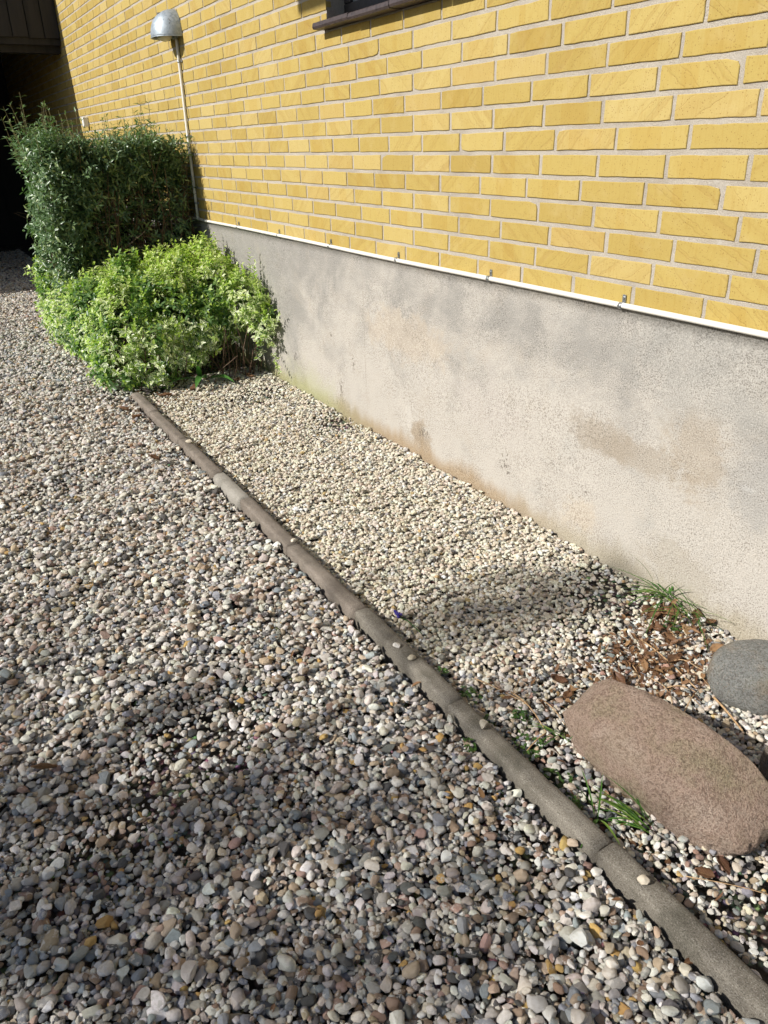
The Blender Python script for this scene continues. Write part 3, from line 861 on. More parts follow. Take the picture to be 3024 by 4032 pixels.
DRIVE = np.array([  # weight, colour
    (0.28, 0.70, 0.66, 0.59), (0.24, 0.60, 0.545, 0.47), (0.15, 0.44, 0.415, 0.38), (0.08, 0.32, 0.33, 0.345), (0.06, 0.12, 0.115, 0.11),
    (0.09, 0.46, 0.365, 0.26), (0.03, 0.38, 0.275, 0.22), (0.008, 0.46, 0.30, 0.12), (0.04, 0.27, 0.20, 0.145)])
NEAR = np.array([
    (0.20, 0.66, 0.635, 0.59), (0.17, 0.53, 0.49, 0.43), (0.17, 0.38, 0.36, 0.33), (0.13, 0.27, 0.285, 0.305), (0.08, 0.10, 0.097, 0.095),
    (0.10, 0.42, 0.335, 0.245), (0.045, 0.37, 0.26, 0.21), (0.012, 0.46, 0.30, 0.11), (0.06, 0.25, 0.18, 0.13)])
CREAM = np.array([
    (0.38, 0.74, 0.665, 0.54), (0.25, 0.68, 0.60, 0.475), (0.18, 0.77, 0.72, 0.63), (0.09, 0.48, 0.405, 0.305), (0.05, 0.34, 0.285, 0.215), (0.045, 0.34, 0.335, 0.325), (0.015, 0.52, 0.38, 0.19), (0.02, 0.14, 0.125, 0.11)])
MIXED = np.array([
    (0.36, 0.70, 0.66, 0.59), (0.20, 0.60, 0.53, 0.43), (0.14, 0.38, 0.365, 0.345), (0.10, 0.26, 0.265, 0.275), (0.08, 0.44, 0.34, 0.24), (0.05, 0.38, 0.245, 0.19), (0.05, 0.11, 0.105, 0.10), (0.015, 0.46, 0.32, 0.14)])

def pick(pal, n, r):
    k = r.choice(len(pal), size=n, p=pal[:, 0] / pal[:, 0].sum())
    c = pal[k, 1:] * r.uniform(0.78, 1.18, (n, 1)) * r.uniform(0.95, 1.05, (n, 3))
    return np.clip(c * 1.14, 0.02, 0.84)

def fill(name, bed, sample, size, palfun, area, layers, coll, nproto, r, keep=None):
    mean_a = math.pi * size(np.zeros(1), r)[0][0] ** 2 * 0.85
    n = int(area * layers / mean_a)
    NC = 5
    X, Y = sample(n * NC, r)
    A, B, Cc = size(X[::NC], r)
    res = np.empty((n, 3)); ok = np.zeros(n, bool)
    for q in range(n):
        best = None
        for t in range(NC):
            x, y = X[NC * q + t], Y[NC * q + t]
            h = bed.height(x, y)
            if best is None or h < best[0]: best = (h, x, y)
        _, x, y = best
        z = bed.drop(x, y, A[q], B[q], Cc[q], idx=q)
        if z is None: continue
        if keep is not None and not keep(x, y): continue
        res[q] = (x, y, z); ok[q] = True
    # stones buried out of sight are not kept
    cnt = np.bincount(bed.own[bed.own >= 0], minlength=n)
    ok &= cnt[:n] >= 3
    res = res[ok]; m = len(res)
    rot = np.c_[r.normal(0, 0.24, m), r.normal(0, 0.24, m), r.uniform(0, 6.283, m)]
    scl = np.c_[A[ok], B[ok], Cc[ok]] * 1.10
    o = gn_scatter(name, res, rot, scl, palfun(res, r), r.random((m, 3)), r.integers(0, nproto, m), coll)
    print(name, m, n)
    return o

def lowfreq(x, y):
    return 0.004 * np.sin(x * 3.1 + 1.3) * np.cos(y * 4.3) + 0.003 * np.sin(x * 7.3 + y * 5.1)

bed_drive = bed_garden = None
def build_gravel():
    global bed_drive, bed_garden
    r = np.random.default_rng(11)
    pa = make_protos(18, 3, True)
    # ---- driveway
    bed_drive = Bed(-1.4, 0.0, 11.2, 2.4, lambda x, y: -0.020 + lowfreq(x, y) + 0.0 * x)
    def ymax(x): return 1.88 - 0.105 * (x + 0.34) + 0.24
    def ymin(x): return np.where(x < 2.8, 0.878, np.where(x < 4.8, 0.80, 0.42))
    def grow(x): return 1 + 0.75 * np.clip((x - 1.0) / 4.5, 0, 1)
    def samp(n, r):
        x = np.empty(0); y = np.empty(0)
        while len(x) < n:   # the density falls off with the growing stones
            a = r.uniform(-1.35, 11.1, n); b = r.uniform(0.40, 2.3, n)
            ok = (b < ymax(a)) & (b > ymin(a)) & (r.random(n) < 1 / grow(a) ** 2)
            x = np.r_[x, a[ok]]; y = np.r_[y, b[ok]]
        return x[:n], y[:n]
    def size(x, r):
        n = len(x)
        s = np.exp(r.normal(0, 0.28, n)) * 0.0041 * grow(x)
        if n == 1: s = np.array([0.0051])
        s = np.where(r.random(n) < 0.05, s * 1.4, s)
        s = np.clip(s, 0.0026, 0.0125)
        return s * r.uniform(1.0, 1.35, n), s * r.uniform(0.75, 1.0, n), s * r.uniform(0.5, 0.8, n)
    def pal1(P, r):
        c = pick(DRIVE, len(P), r); d = pick(NEAR, len(P), r)
        k = r.random(len(P)) < np.clip((1.3 - P[:, 0]) / 1.6, 0, 1)
        c[k] = d[k]
        return c
    xs_ = np.linspace(-1.35, 11.1, 400)
    area = float(np.sum(np.clip(ymax(xs_) - ymin(xs_), 0, 9) / grow(xs_) ** 2) * (xs_[1] - xs_[0]))
    o = fill('driveway_gravel', bed_drive, samp, size, pal1, area, 1.9, pa, 18, r)
    tag(o, 'loose multicoloured driveway gravel in grey, white and brown', 'gravel', kind='stuff')
    # ---- garden bed between kerb and wall
    pb = make_protos(18, 5, False)
    bed_garden = Bed(-1.4, -0.03, 3.3, 0.84, lambda x, y: -0.020 + lowfreq(x, y) - 0.010 * np.exp(-((x - 0.9) / 0.8) ** 2) + 0.0 * y)
    def samp2(n, r): return r.uniform(-1.35, 3.2, n), r.uniform(0.010, 0.814, n)
    def size2(x, r):
        n = len(x)
        s = np.exp(r.normal(0, 0.24, n)) * np.where(x > 0.05 + 0.12 * r.random(n), 0.0041, 0.0048) * (1 + 0.25 * np.clip((x - 1.2) / 1.5, 0, 1))
        if n == 1: s = np.array([0.0052])
        s = np.clip(s, 0.0026, 0.0105)
        return s * r.uniform(1.0, 1.35, n), s * r.uniform(0.78, 1.0, n), s * r.uniform(0.55, 0.85, n)
    def pal2(P, r):
        c = pick(CREAM, len(P), r); d = pick(MIXED, len(P), r)
        t = np.clip((0.10 - P[:, 0] + 0.25 * (P[:, 1] - 0.4)) / 0.25, 0, 1)
        k = r.random(len(P)) < t
        c[k] = d[k]
        return c
    def keep(x, y):
        if ((x + 0.514) / 0.20) ** 2 + ((y - 0.60) / 0.07) ** 2 < 1: return False
        if ((x + 0.45) / 0.08) ** 2 + ((y - 0.16) / 0.08) ** 2 < 1: return False
        return True
    o = fill('bed_gravel', bed_garden, samp2, size2, pal2, 4.55 * 0.80, 1.9, pb, 18, r, keep)
    tag(o, 'cream pea gravel between the kerb and the plinth', 'gravel', kind='stuff')
    return pa
PROTO = build_gravel()
def gz(x, y, rad=0.012):
    b = bed_garden if y < 0.84 else bed_drive
    i = int((x - b.x0) / CELL); j = int((y - b.y0) / CELL); k = max(1, int(rad / CELL))
    w = b.H[max(0, i - k):i + k + 1, max(0, j - k):j + k + 1]
    return float(np.percentile(w, 80))

# ------------------------------------------------------------------ boulders
def boulder(name, label, loc, yaw, ax, mat, seed, ridge=0.0, rough=1.0):
    bm = bmesh.new(); bmesh.ops.create_icosphere(bm, subdivisions=6, radius=1.0)
    r = random.Random(seed); off = Vector((r.uniform(-9, 9), r.uniform(-9, 9), r.uniform(-9, 9)))
    for v in bm.verts:
        d = v.co.normalized()
        k = 1 + 0.10 * rough * mnoise.noise(d * 1.3 + off) + 0.05 * rough * mnoise.noise(d * 3.1 + off) + 0.022 * rough * mnoise.noise(d * 7 + off) + 0.028 * rough * mnoise.noise(d * 14 + off) + 0.018 * rough * mnoise.noise(d * 33 + off)
        p = d * k
        e = 0.82 if ridge else 0.92
        p = Vector((math.copysign(abs(p.x) ** e, p.x), math.copysign(abs(p.y) ** 0.82, p.y), math.copysign(abs(p.z) ** (0.80 if ridge else 0.72), p.z)))
        if ridge:
            # worn facets: sloping top, steep back, undercut front, blunt ends
            for (nx_, ny_, nz_, hh) in ((0.05, 0.42, 0.90, 0.86), (0.0, -0.93, 0.36, 0.60), (0.10, 0.97, -0.20, 0.86), (0.92, 0.12, 0.36, 0.90), (-0.80, 0.25, 0.54, 0.82), (0.45, -0.70, 0.55, 0.82), (-0.55, 0.80, 0.2, 0.92)):
                nv_ = Vector((nx_, ny_, nz_)); nv_.normalize()
                o_ = p.dot(nv_) - hh - 0.05 * mnoise.noise(d * 2.3 + off * 1.7)
                if o_ > 0: p -= nv_ * o_ * 0.80
        v.co = Vector((p.x * ax[0], p.y * ax[1], p.z * ax[2]))
    me = bpy.data.meshes.new(name); bm.to_mesh(me); bm.free()
    me.polygons.foreach_set('use_smooth', [True] * len(me.polygons)); me.materials.append(mat)
    o = link(bpy.data.objects.new(name, me)); o.location = loc; o.rotation_euler = (0, 0, yaw)
    return tag(o, label, 'boulder')
boulder('boulder', 'large elongated pinkish-brown granite boulder lying beside the kerb', (-0.520, 0.592, 0.046), 0.06, (0.240, 0.116, 0.122), M['boulder'], 5, 1.0)
boulder('boulder', 'smooth grey-green rounded boulder next to the plinth', (-0.452, 0.160, 0.034), 1.0, (0.122, 0.098, 0.076), M['stone_grey'], 9, 0.0, 0.55)
boulder('boulder', 'pale boulder half cut off by the picture edge behind the pink one', (-0.735, 0.350, 0.03), 0.2, (0.12, 0.09, 0.07), M['stone_pale'], 13, 0.0, 0.7)

# ------------------------------------------------------------------ leaves
class Leaves:
    def __init__(s): s.v = []; s.f = []; s.uv = []; s.r = []; s.n = 0
    def add(s, base, d, nrm, L, Wd, bend=0.15, fold=0.25, r3=None, widest=0.45, rows=2):
        """base point, direction, normal; numpy arrays of shape (N,3)"""
        N = len(base)
        d = d / np.linalg.norm(d, axis=1, keepdims=True)
        sd = np.cross(d, nrm); sd /= (np.linalg.norm(sd, axis=1, keepdims=True) + 1e-9)
        nn = np.cross(sd, d)
        L = np.asarray(L)[:, None]; Wd = np.asarray(Wd)[:, None]
        bend = np.broadcast_to(np.asarray(bend, float).reshape(-1, 1), (N, 1)); fold = np.broadcast_to(np.asarray(fold, float).reshape(-1, 1), (N, 1))
        ts = [0.28, 0.66] if rows == 2 else [0.12, 0.32, 0.52, 0.72, 0.88]
        prof = [0.82, 0.80] if rows == 2 else [0.45, 0.9, 1.0, 0.75, 0.40]
        pts = [base]; uvs = [(0, 0)]
        for t, w in zip(ts, prof):
            c = base + d * L * t - nn * bend * L * t * t
            up = nn * (Wd * w * fold)
            pts += [c - sd * Wd * w * 0.5 + up, c, c + sd * Wd * w * 0.5 + up]; uvs += [(-1, t), (0, t), (1, t)]
        pts.append(base + d * L - nn * bend * L); uvs.append((0, 1))
        k = len(pts)
        V = np.stack(pts, 1).reshape(-1, 3)
        fs = [(0, 2, 1), (0, 3, 2)]
        for q in range(len(ts) - 1):
            a = 1 + 3 * q
            fs += [(a, a + 1, a + 4, a + 3), (a + 1, a + 2, a + 5, a + 4)]
        a = 1 + 3 * (len(ts) - 1)
        fs += [(a, a + 1, k - 1), (a + 1, a + 2, k - 1)]
        off = (s.n + np.arange(N) * k)
        for fc in fs: s.f += (off[:, None] + np.array(fc)[None, :]).tolist()
        s.v.append(V)
        s.uv.append(np.tile(np.array([(u, v, 0.0) for u, v in uvs]), (N, 1)))
        if r3 is None: r3 = rng.random((N, 3))
        s.r.append(np.repeat(r3, k, axis=0)); s.n += N * k
    def build(s, name, mat, parent=None, loc=None):
        V = np.concatenate(s.v)
        if loc is not None: V = V - np.array(loc)
        return mesh_obj(name, V, s.f, mat, parent, True, {'luv': ('FLOAT_VECTOR', 'POINT', np.concatenate(s.uv)), 'lrnd': ('FLOAT_VECTOR', 'POINT', np.concatenate(s.r))})

def unit(v): return v / (np.linalg.norm(v, axis=-1, keepdims=True) + 1e-9)

def twig_leaves(lv, base, dirs, length, pairs, leafL, leafW, spread, r, tint=None, droop=0.0, tipup=0.3):
    """opposite leaf pairs along each twig (crossed from pair to pair)"""
    N = len(base)
    ref = unit(r.normal(size=(N, 3)))
    a1 = unit(np.cross(dirs, ref)); a2 = np.cross(dirs, a1)
    for k in range(pairs):
        t = (k + 0.6 + r.uniform(-0.2, 0.2, N)) / pairs
        p = base + dirs * (length * t)[:, None]
        p[:, 2] -= droop * length * t * t
        ax = a1 if k % 2 == 0 else a2
        fade = 1.0 - 0.45 * max(0, (k - pairs * 0.55) / (pairs * 0.45))
        for sg in (1, -1):
            d = unit(ax * sg * spread + dirs * (tipup + 0.5 * (k / pairs)) + r.normal(0, 0.22, (N, 3)))
            nrm = unit(dirs * 1.0 - ax * sg * 0.3 + np.array([0, 0, 0.5]) + r.normal(0, 0.25, (N, 3)))
            L = leafL * fade * r.uniform(0.7, 1.2, N); W_ = leafW * fade * r.uniform(0.75, 1.15, N)
            r3 = r.random((N, 3))
            if tint is not None: r3 = tint(r3, k / pairs, N)
            lv.add(p + r.normal(0, 0.002, (N, 3)), d, nrm, L, W_, r.uniform(0.05, 0.35, N), r.uniform(0.1, 0.35, N), r3)

# ------------------------------------------------------------------ tall clipped hedge
def build_hedge():
    r = np.random.default_rng(21)
    base = (4.35, 0.5, 0.0)
    h = empty('hedge', base)
    tag(h, 'tall dark green small-leaved hedge with long untrimmed top shoots', 'hedge')
    x0, x1, y0, y1 = 3.98, 4.72, 0.06, 0.955
    B = np.array(base)
    def top(x, y): return 1.25 + 0.05 * np.sin(x * 5 + 2) + 0.05 * np.sin(y * 9) + 0.03 * np.sin(y * 23 + x * 11) - 0.10 * np.clip((0.22 - y) / 0.2, 0, 1) - 0.03 * np.clip((y - 0.85) / 0.1, 0, 1)
    # woody stems
    m = MB()
    for i in range(170):
        bx, by = r.uniform(4.05, 4.62), r.uniform(0.10, 0.85)
        tx, ty = np.clip(bx + r.normal(0, 0.12), 3.99, 4.72), np.clip(by + r.normal(0.02, 0.13), 0.06, 0.97)
        zt = r.uniform(0.75, 1.25); mid = r.normal(0, 0.03, 2)
        pts = [(bx, by, -0.02), (bx * 0.67 + tx * 0.33 + mid[0], by * 0.67 + ty * 0.33 + mid[1], zt * 0.35), (bx * 0.35 + tx * 0.65 - mid[0] * 0.5, by * 0.35 + ty * 0.65 - mid[1], zt * 0.68), (tx, ty, zt)]
        r0 = r.uniform(0.003, 0.0075)
        m.tube([tuple(np.array(p) - B) for p in pts], [r0, r0 * 0.8, r0 * 0.6, r0 * 0.35], 5, False)
        for _ in range(5):
            t = r.uniform(0.2, 0.9); a = np.array(pts[1]) * (1 - t) + np.array(pts[3]) * t
            e = a + r.normal(0, 0.09, 3) + np.array([-0.02, 0, 0.07])
            m.tube([tuple(a - B), tuple((a + e) / 2 + r.normal(0, 0.012, 3) - B), tuple(e - B)], [0.0022, 0.0018, 0.001], 4, False)
    m.build('stem', M['stem'], h)['kind'] = 'stuff'
    lv = Leaves()
    # top
    n = 800
    x, y = r.uniform(x0, x1, n), r.uniform(y0, y1, n)
    p = np.c_[x, y, top(x, y) - r.uniform(0.03, 0.16, n)]
    d = unit(np.c_[r.normal(0, 0.28, n), r.normal(0, 0.28, n), np.ones(n)])
    twig_leaves(lv, p, d, r.uniform(0.09, 0.17, n), 5, 0.042, 0.014, 0.9, r)
    # side towards the drive (sunlit)
    n = 1250
    z = r.uniform(0.02, 1.25, n); x = r.uniform(x0, x1, n)
    yy = y1 - 0.06 - 0.03 * np.sin(z * 6) - 0.04 * np.sin(x * 9 + z * 4) - 0.02 * np.clip(0.5 - z, 0, 1) - r.uniform(0, 0.12, n)
    p = np.c_[x, yy, z]
    d = unit(np.c_[r.normal(-0.15, 0.4, n), r.uniform(0.5, 1.2, n), r.normal(0.45, 0.35, n)])
    twig_leaves(lv, p, d, r.uniform(0.06, 0.13, n), 4, 0.047, 0.0165, 0.9, r)
    # face towards the camera: full above and on the driveway side, thin and bare low down near the wall
    n = 2300
    z = r.uniform(0.05, 1.26, n); y = r.uniform(y0, y1, n)
    dens = np.clip(0.42 + 0.65 * np.clip((y - 0.45) / 0.4, 0, 1) + 0.9 * np.clip((z - 0.82) / 0.35, 0, 1), 0, 1)
    k = r.random(n) < dens; z, y = z[k], y[k]; n = len(z)
    x = x0 + 0.05 + 0.04 * np.sin(z * 7 + y * 5) + r.uniform(0.0, 0.14, n) + 0.05 * np.clip(0.5 - z, 0, 1)
    p = np.c_[x, y, z]
    d = unit(np.c_[r.uniform(-1.1, -0.2, n), r.normal(0.25, 0.45, n), r.normal(0.5, 0.35, n)])
    twig_leaves(lv, p, d, r.uniform(0.06, 0.13, n), 4, 0.045, 0.0155, 0.9, r)
    # side by the wall
    n = 230
    z = r.uniform(0.15, 1.18, n); x = r.uniform(x0, x1, n)
    p = np.c_[x, y0 + r.uniform(0.03, 0.12, n), z]
    d = unit(np.c_[r.normal(-0.4, 0.4, n), r.uniform(-0.7, 0.1, n), r.normal(0.6, 0.3, n)])
    twig_leaves(lv, p, d, r.uniform(0.06, 0.11, n), 4, 0.040, 0.0135, 0.9, r)
    # inner fill
    n = 2600
    p = np.c_[r.uniform(x0 + 0.14, x1, n), r.uniform(y0 + 0.04, y1 - 0.08, n), r.uniform(0.12, 1.2, n)]
    d = unit(r.normal(0, 0.5, (n, 3)) + np.array([0, 0, 0.8]))
    twig_leaves(lv, p, d, r.uniform(0.06, 0.12, n), 4, 0.040, 0.0135, 0.9, r)
    # long top shoots
    m = MB(); n = 190
    x, y = r.uniform(x0 + 0.02, x1, n), r.uniform(y0 + 0.05, y1 + 0.03, n)
    p0 = np.c_[x, y, top(x, y) - 0.10]
    ln = r.uniform(0.16, 0.36, n); ln[r.random(n) < 0.5] *= 0.65
    lean = np.c_[r.normal(0, 0.09, n), r.normal(0.02, 0.10, n) + np.clip((y - 0.8), 0, 1) * 1.2]
    d = unit(np.c_[lean, np.ones(n)])
    twig_leaves(lv, p0, d, ln, 6, 0.050, 0.0145, 1.0, r, lambda r3, t, N: np.c_[np.clip(r3[:, 0] * 0.5 + 0.45 * t + 0.15, 0, 1), r3[:, 1:]], tipup=0.15)
    for i in range(n):
        e = p0[i] + d[i] * ln[i]
        m.tube([tuple(p0[i] - B), tuple((p0[i] + e) / 2 + r.normal(0, 0.004, 3) - B), tuple(e - B)], [0.0024, 0.0019, 0.001], 5, False)
    m.build('shoot', M['shoot'], h)['kind'] = 'stuff'
    lv.build('foliage', M['hedge_leaf'], h, base)['kind'] = 'stuff'
build_hedge()

# ------------------------------------------------------------------ variegated shrub in front
def build_euonymus():
    r = np.random.default_rng(33)
    base = (3.5, 0.5, 0.0)
    B = np.array(base)
    sh = empty('variegated_shrub', base)
    tag(sh, 'low mounded shrub with cream-edged bright green leaves below the hedge', 'shrub')
    lumps = np.array([  # cx cy cz  rx ry rz
        (3.36, 0.74, 0.20, 0.30, 0.20, 0.34), (3.55, 0.62, 0.30, 0.26, 0.20, 0.34), (3.30, 0.50, 0.27, 0.24, 0.18, 0.34), (3.42, 0.36, 0.34, 0.26, 0.18, 0.34),
        (3.26, 0.20, 0.40, 0.24, 0.13, 0.25), (3.80, 0.76, 0.24, 0.30, 0.21, 0.32), (4.20, 0.81, 0.22, 0.42, 0.19, 0.30), (3.55, 0.17, 0.46, 0.22, 0.13, 0.24),
        (3.72, 0.36, 0.36, 0.26, 0.20, 0.30), (4.60, 0.85, 0.28, 0.35, 0.17, 0.33), (3.04, 0.12, 0.42, 0.17, 0.09, 0.14), (3.22, 0.84, 0.10, 0.18, 0.13, 0.20), (3.12, 0.66, 0.16, 0.14, 0.14, 0.19),
        (2.94, 0.075, 0.30, 0.15, 0.055, 0.10), (2.90, 0.07, 0.17, 0.10, 0.05, 0.07), (4.95, 0.78, 0.36, 0.25, 0.2, 0.26), (3.14, 0.36, 0.30, 0.14, 0.12, 0.16)])
    lv = Leaves()
    def field(p):
        q = (p[:, None, :] - lumps[None, :, :3]) / lumps[None, :, 3:]
        return np.sqrt((q ** 2).sum(2)).min(1)
    pts = []; nrm = []
    for L in lumps:
        n = int(760 * (L[3] * L[4] + L[4] * L[5] + L[3] * L[5]) / 0.25)
        d = unit(r.normal(size=(n, 3)))
        lump = np.array([1 + 0.22 * mnoise.noise(Vector(q * 3.4) + Vector(L[:3] * 7)) for q in d])
        p = L[:3] + d * L[3:] * lump[:, None] * r.uniform(0.80, 1.0, (n, 1))
        nn = unit(d / L[3:])
        k = (field(p) > 0.80) & (p[:, 2] > 0.015) & (p[:, 1] > 0.02) & (p[:, 1] < 1.02)
        # the underside near the wall stays open: bare stems and dead leaves show
        openg = (p[:, 0] < 3.22) & (p[:, 1] < 0.60) & (p[:, 2] < 0.17 + 0.10 * (p[:, 1] < 0.27))
        k &= ~(openg & (r.random(n) < 0.93))
        pts.append(p[k]); nrm.append(nn[k])
    p = np.concatenate(pts); nn = np.concatenate(nrm); n = len(p)
    d = unit(nn + np.array([0, 0, 0.55]) + r.normal(0, 0.32, (n, 3)))
    ln = r.uniform(0.035, 0.085, n)
    wh = np.array([mnoise.noise(Vector(q * 4.0)) for q in p])
    def tint(r3, t, N):
        a = np.clip(r3[:, 0] * 0.7 + 0.35 * t + 0.25 * np.clip((p[:, 2] - 0.3) / 0.4, 0, 1), 0, 1)
        b = np.clip(r3[:, 1] * 0.5 + 0.9 * np.clip((p[:, 2] - 0.15) / 0.5, 0, 1) * (0.4 + 0.6 * t), 0, 1)
        c = np.where((t > 0.6) & (r3[:, 2] > 0.45), 0.97, np.where(wh > 0.22, 0.84, r3[:, 2] * 0.9))
        return np.c_[a, b, c]
    twig_leaves(lv, p - d * 0.02, d, ln, 4, 0.037, 0.0215, 0.95, r, tint, tipup=0.45)
    # upright shoots
    n2 = 420
    k = r.choice(n, n2)
    k = k[(nn[k][:, 2] > 0.15)]
    q = p[k]; n2 = len(q)
    d2 = unit(np.c_[r.normal(0, 0.15, n2), r.normal(0, 0.15, n2), np.ones(n2)])
    twig_leaves(lv, q, d2, r.uniform(0.06, 0.12, n2), 5, 0.026, 0.016, 0.7, r, lambda r3, t, N: np.c_[np.clip(r3[:, 0] + 0.3, 0, 1), np.ones(N) * 0.95, np.where(r3[:, 2] > 0.5, 0.97, 0.3)], tipup=0.7)
    # a tall shoot climbing the wall and two at the open end
    ext = np.array([(3.62, 0.06, 0.60), (3.60, 0.08, 0.56), (3.02, 0.05, 0.50), (3.05, 0.06, 0.46), (2.80, 0.045, 0.30), (2.85, 0.05, 0.25), (2.83, 0.05, 0.16), (2.87, 0.06, 0.20), (2.98, 0.05, 0.42), (3.04, 0.06, 0.56)])
    de = unit(np.array([(0, 0, 1), (-0.1, 0, 1), (-0.25, 0, 1), (-0.1, 0.1, 1), (-0.7, 0.05, 0.6), (-0.5, 0.1, 0.5), (-0.6, 0.1, -0.4), (-0.6, 0.1, 0.1), (-0.5, 0.1, 0.8), (-0.1, 0, 1)], float))
    twig_leaves(lv, ext, de, np.full(10, 0.16), 7, 0.028, 0.018, 0.85, r, lambda r3, t, N: np.c_[np.clip(r3[:, 0] + 0.2, 0, 1), r3[:, 1], r3[:, 2] * 0.9], tipup=0.5)
    lv.build('foliage', M['euo_leaf'], sh, base)['kind'] = 'stuff'
    m = MB()
    for i in range(70):
        bx, by = r.uniform(3.05, 4.1), r.uniform(0.08, 0.80)
        if i < 26: bx, by = r.uniform(3.0, 3.2), r.uniform(0.05, 0.30)
        a = np.array([bx, by, -0.02]); e = a + np.array([r.normal(-0.05, 0.14), r.normal(0, 0.10), r.uniform(0.16, 0.38)])
        e[1] = max(e[1], 0.03)
        md = (a + e) / 2 + r.normal(0, 0.04, 3) * np.array([1, 0.6, 0.6]); md[1] = max(md[1], 0.03)
        m.tube([tuple(a - B), tuple(md - B), tuple(e - B)], [0.004, 0.003, 0.0016], 5, False)
    m.build('stem', M['stem'], sh)['kind'] = 'stuff'
build_euonymus()

# tulip leaves pushing out below the shrub
def build_tulip():
    base = (3.02, 0.42, 0.0)
    t = empty('tulip_plant', base)
    tag(t, 'broad green tulip leaves pushing out from under the variegated shrub', 'plant')
    specs = [((3.04, 0.40, 0.005), (-0.55, 0.35, 0.45), 0.26, 0.050, 0.55), ((3.03, 0.38, 0.005), (-0.6, -0.25, 0.35), 0.20, 0.045, 0.45), ((3.05, 0.43, 0.0), (-0.25, 0.75, 0.40), 0.24, 0.03, 0.35),
             ((3.02, 0.44, 0.0), (-0.5, 0.2, 0.9), 0.19, 0.03, 0.3), ((3.06, 0.36, 0.0), (-0.4, -0.6, 0.25), 0.14, 0.045, 0.5)]
    for b, d, L, W_, bend in specs:
        lv = Leaves(); lv.add(np.array([b]), np.array([d], float), np.array([(0.2, 0.0, 1.0)]), [L], [W_], bend, 0.3, rows=5)
        lv.build('leaf', M['tulip'], t, base)
build_tulip()

# ------------------------------------------------------------------ grass tufts, weeds
def grass_tuft(loc, label, blades, r, rad=0.015):
    g = empty('grass_tuft', loc); tag(g, label, 'grass')
    B = np.array(loc)
    for (dx, dy, dz, L, W_, bend) in blades:
        lv = Leaves()
        b = B + np.array([r.normal(0, rad), r.normal(0, rad) * 0.5, 0.0])
        lv.add(b[None], np.array([(dx, dy, dz)], float), np.array([(-dx * dz * 0.6 + 0.01, -dy * dz * 0.6, 1.0)]) if dz < 1.2 else np.array([(-dx, -dy, 0.15)]), [L], [W_], bend, 0.35, rows=5)
        lv.build('blade', M['grass'], g, loc)
def rb(r, n, dirf, L, W_, bend):
    out = []
    for _ in range(n):
        d = dirf(); out.append((*d, r.uniform(*L), r.uniform(*W_), r.uniform(*bend)))
    return out
r = np.random.default_rng(50)
grass_tuft((-0.052, 0.028, 0.0), 'bright green grass tuft growing at the foot of the plinth', rb(r, 36, lambda: (r.normal(0.15, 0.6), r.normal(0.35, 0.4), r.uniform(0.25, 1.0)), (0.06, 0.15), (0.003, 0.0055), (0.3, 1.1)), r, 0.02)
grass_tuft((-0.135, 0.035, 0.0), 'thin sprawling grass tuft by the plinth among brown leaves', rb(r, 26, lambda: (r.normal(-0.1, 0.6), r.normal(0.4, 0.35), r.uniform(0.2, 0.8)), (0.06, 0.13), (0.002, 0.0035), (0.3, 0.9)), r, 0.025)
grass_tuft((-0.610, 0.722, 0.0), 'flat green grass tuft squeezed under the near side of the pink boulder', rb(r, 16, lambda: (r.uniform(0.4, 1.0), r.normal(0.25, 0.25), r.uniform(0.15, 0.6)), (0.07, 0.14), (0.003, 0.005), (0.3, 0.7)), r, 0.015)
grass_tuft((-0.535, 0.790, 0.0), 'few upright grass blades between kerb and pink boulder', [(0.1, -0.1, 1.0, 0.10, 0.004, 0.15), (0.3, 0.2, 0.9, 0.08, 0.004, 0.3), (-0.2, 0.5, 0.5, 0.07, 0.008, 0.9), (0.5, -0.2, 0.7, 0.09, 0.004, 0.4), (-0.5, 0.1, 0.4, 0.06, 0.006, 0.7)], r, 0.008)
grass_tuft((-0.335, 0.695, 0.0), 'small grass tuft at the rounded end of the pink boulder', rb(r, 10, lambda: (r.normal(0.3, 0.5), r.normal(0.3, 0.4), r.uniform(0.3, 0.9)), (0.04, 0.08), (0.002, 0.004), (0.2, 0.7)), r, 0.015)

def stem_weed(loc, label, n, size, r):
    w = empty('weed', loc); tag(w, label, 'weed')
    B = np.array(loc)
    k = max(6, int(n * 0.55))
    a = r.uniform(0, 6.283, k); rad = np.sqrt(r.random(k)) * size
    base = np.c_[B[0] + np.cos(a) * rad, B[1] + np.sin(a) * rad * 0.7, B[2] + r.uniform(0.004, 0.020, k)]
    lv = Leaves()
    for q in range(3):
        an = r.uniform(0, 6.283, k)
        lv.add(base, np.c_[np.cos(an), np.sin(an), r.uniform(0.1, 0.6, k)], np.tile([0.0, 0, 1.0], (k, 1)) + r.normal(0, 0.2, (k, 3)), r.uniform(0.006, 0.013, k), r.uniform(0.005, 0.010, k), 0.2, 0.15)
    lv.build('foliage', M['weed'], w, loc)
    m = MB()
    for b in base[::3]:
        m.tube([(0, 0, -0.012), tuple(b - B)], [0.0008, 0.0005], 4, False)
    m.build('stem', M['weed'], w)
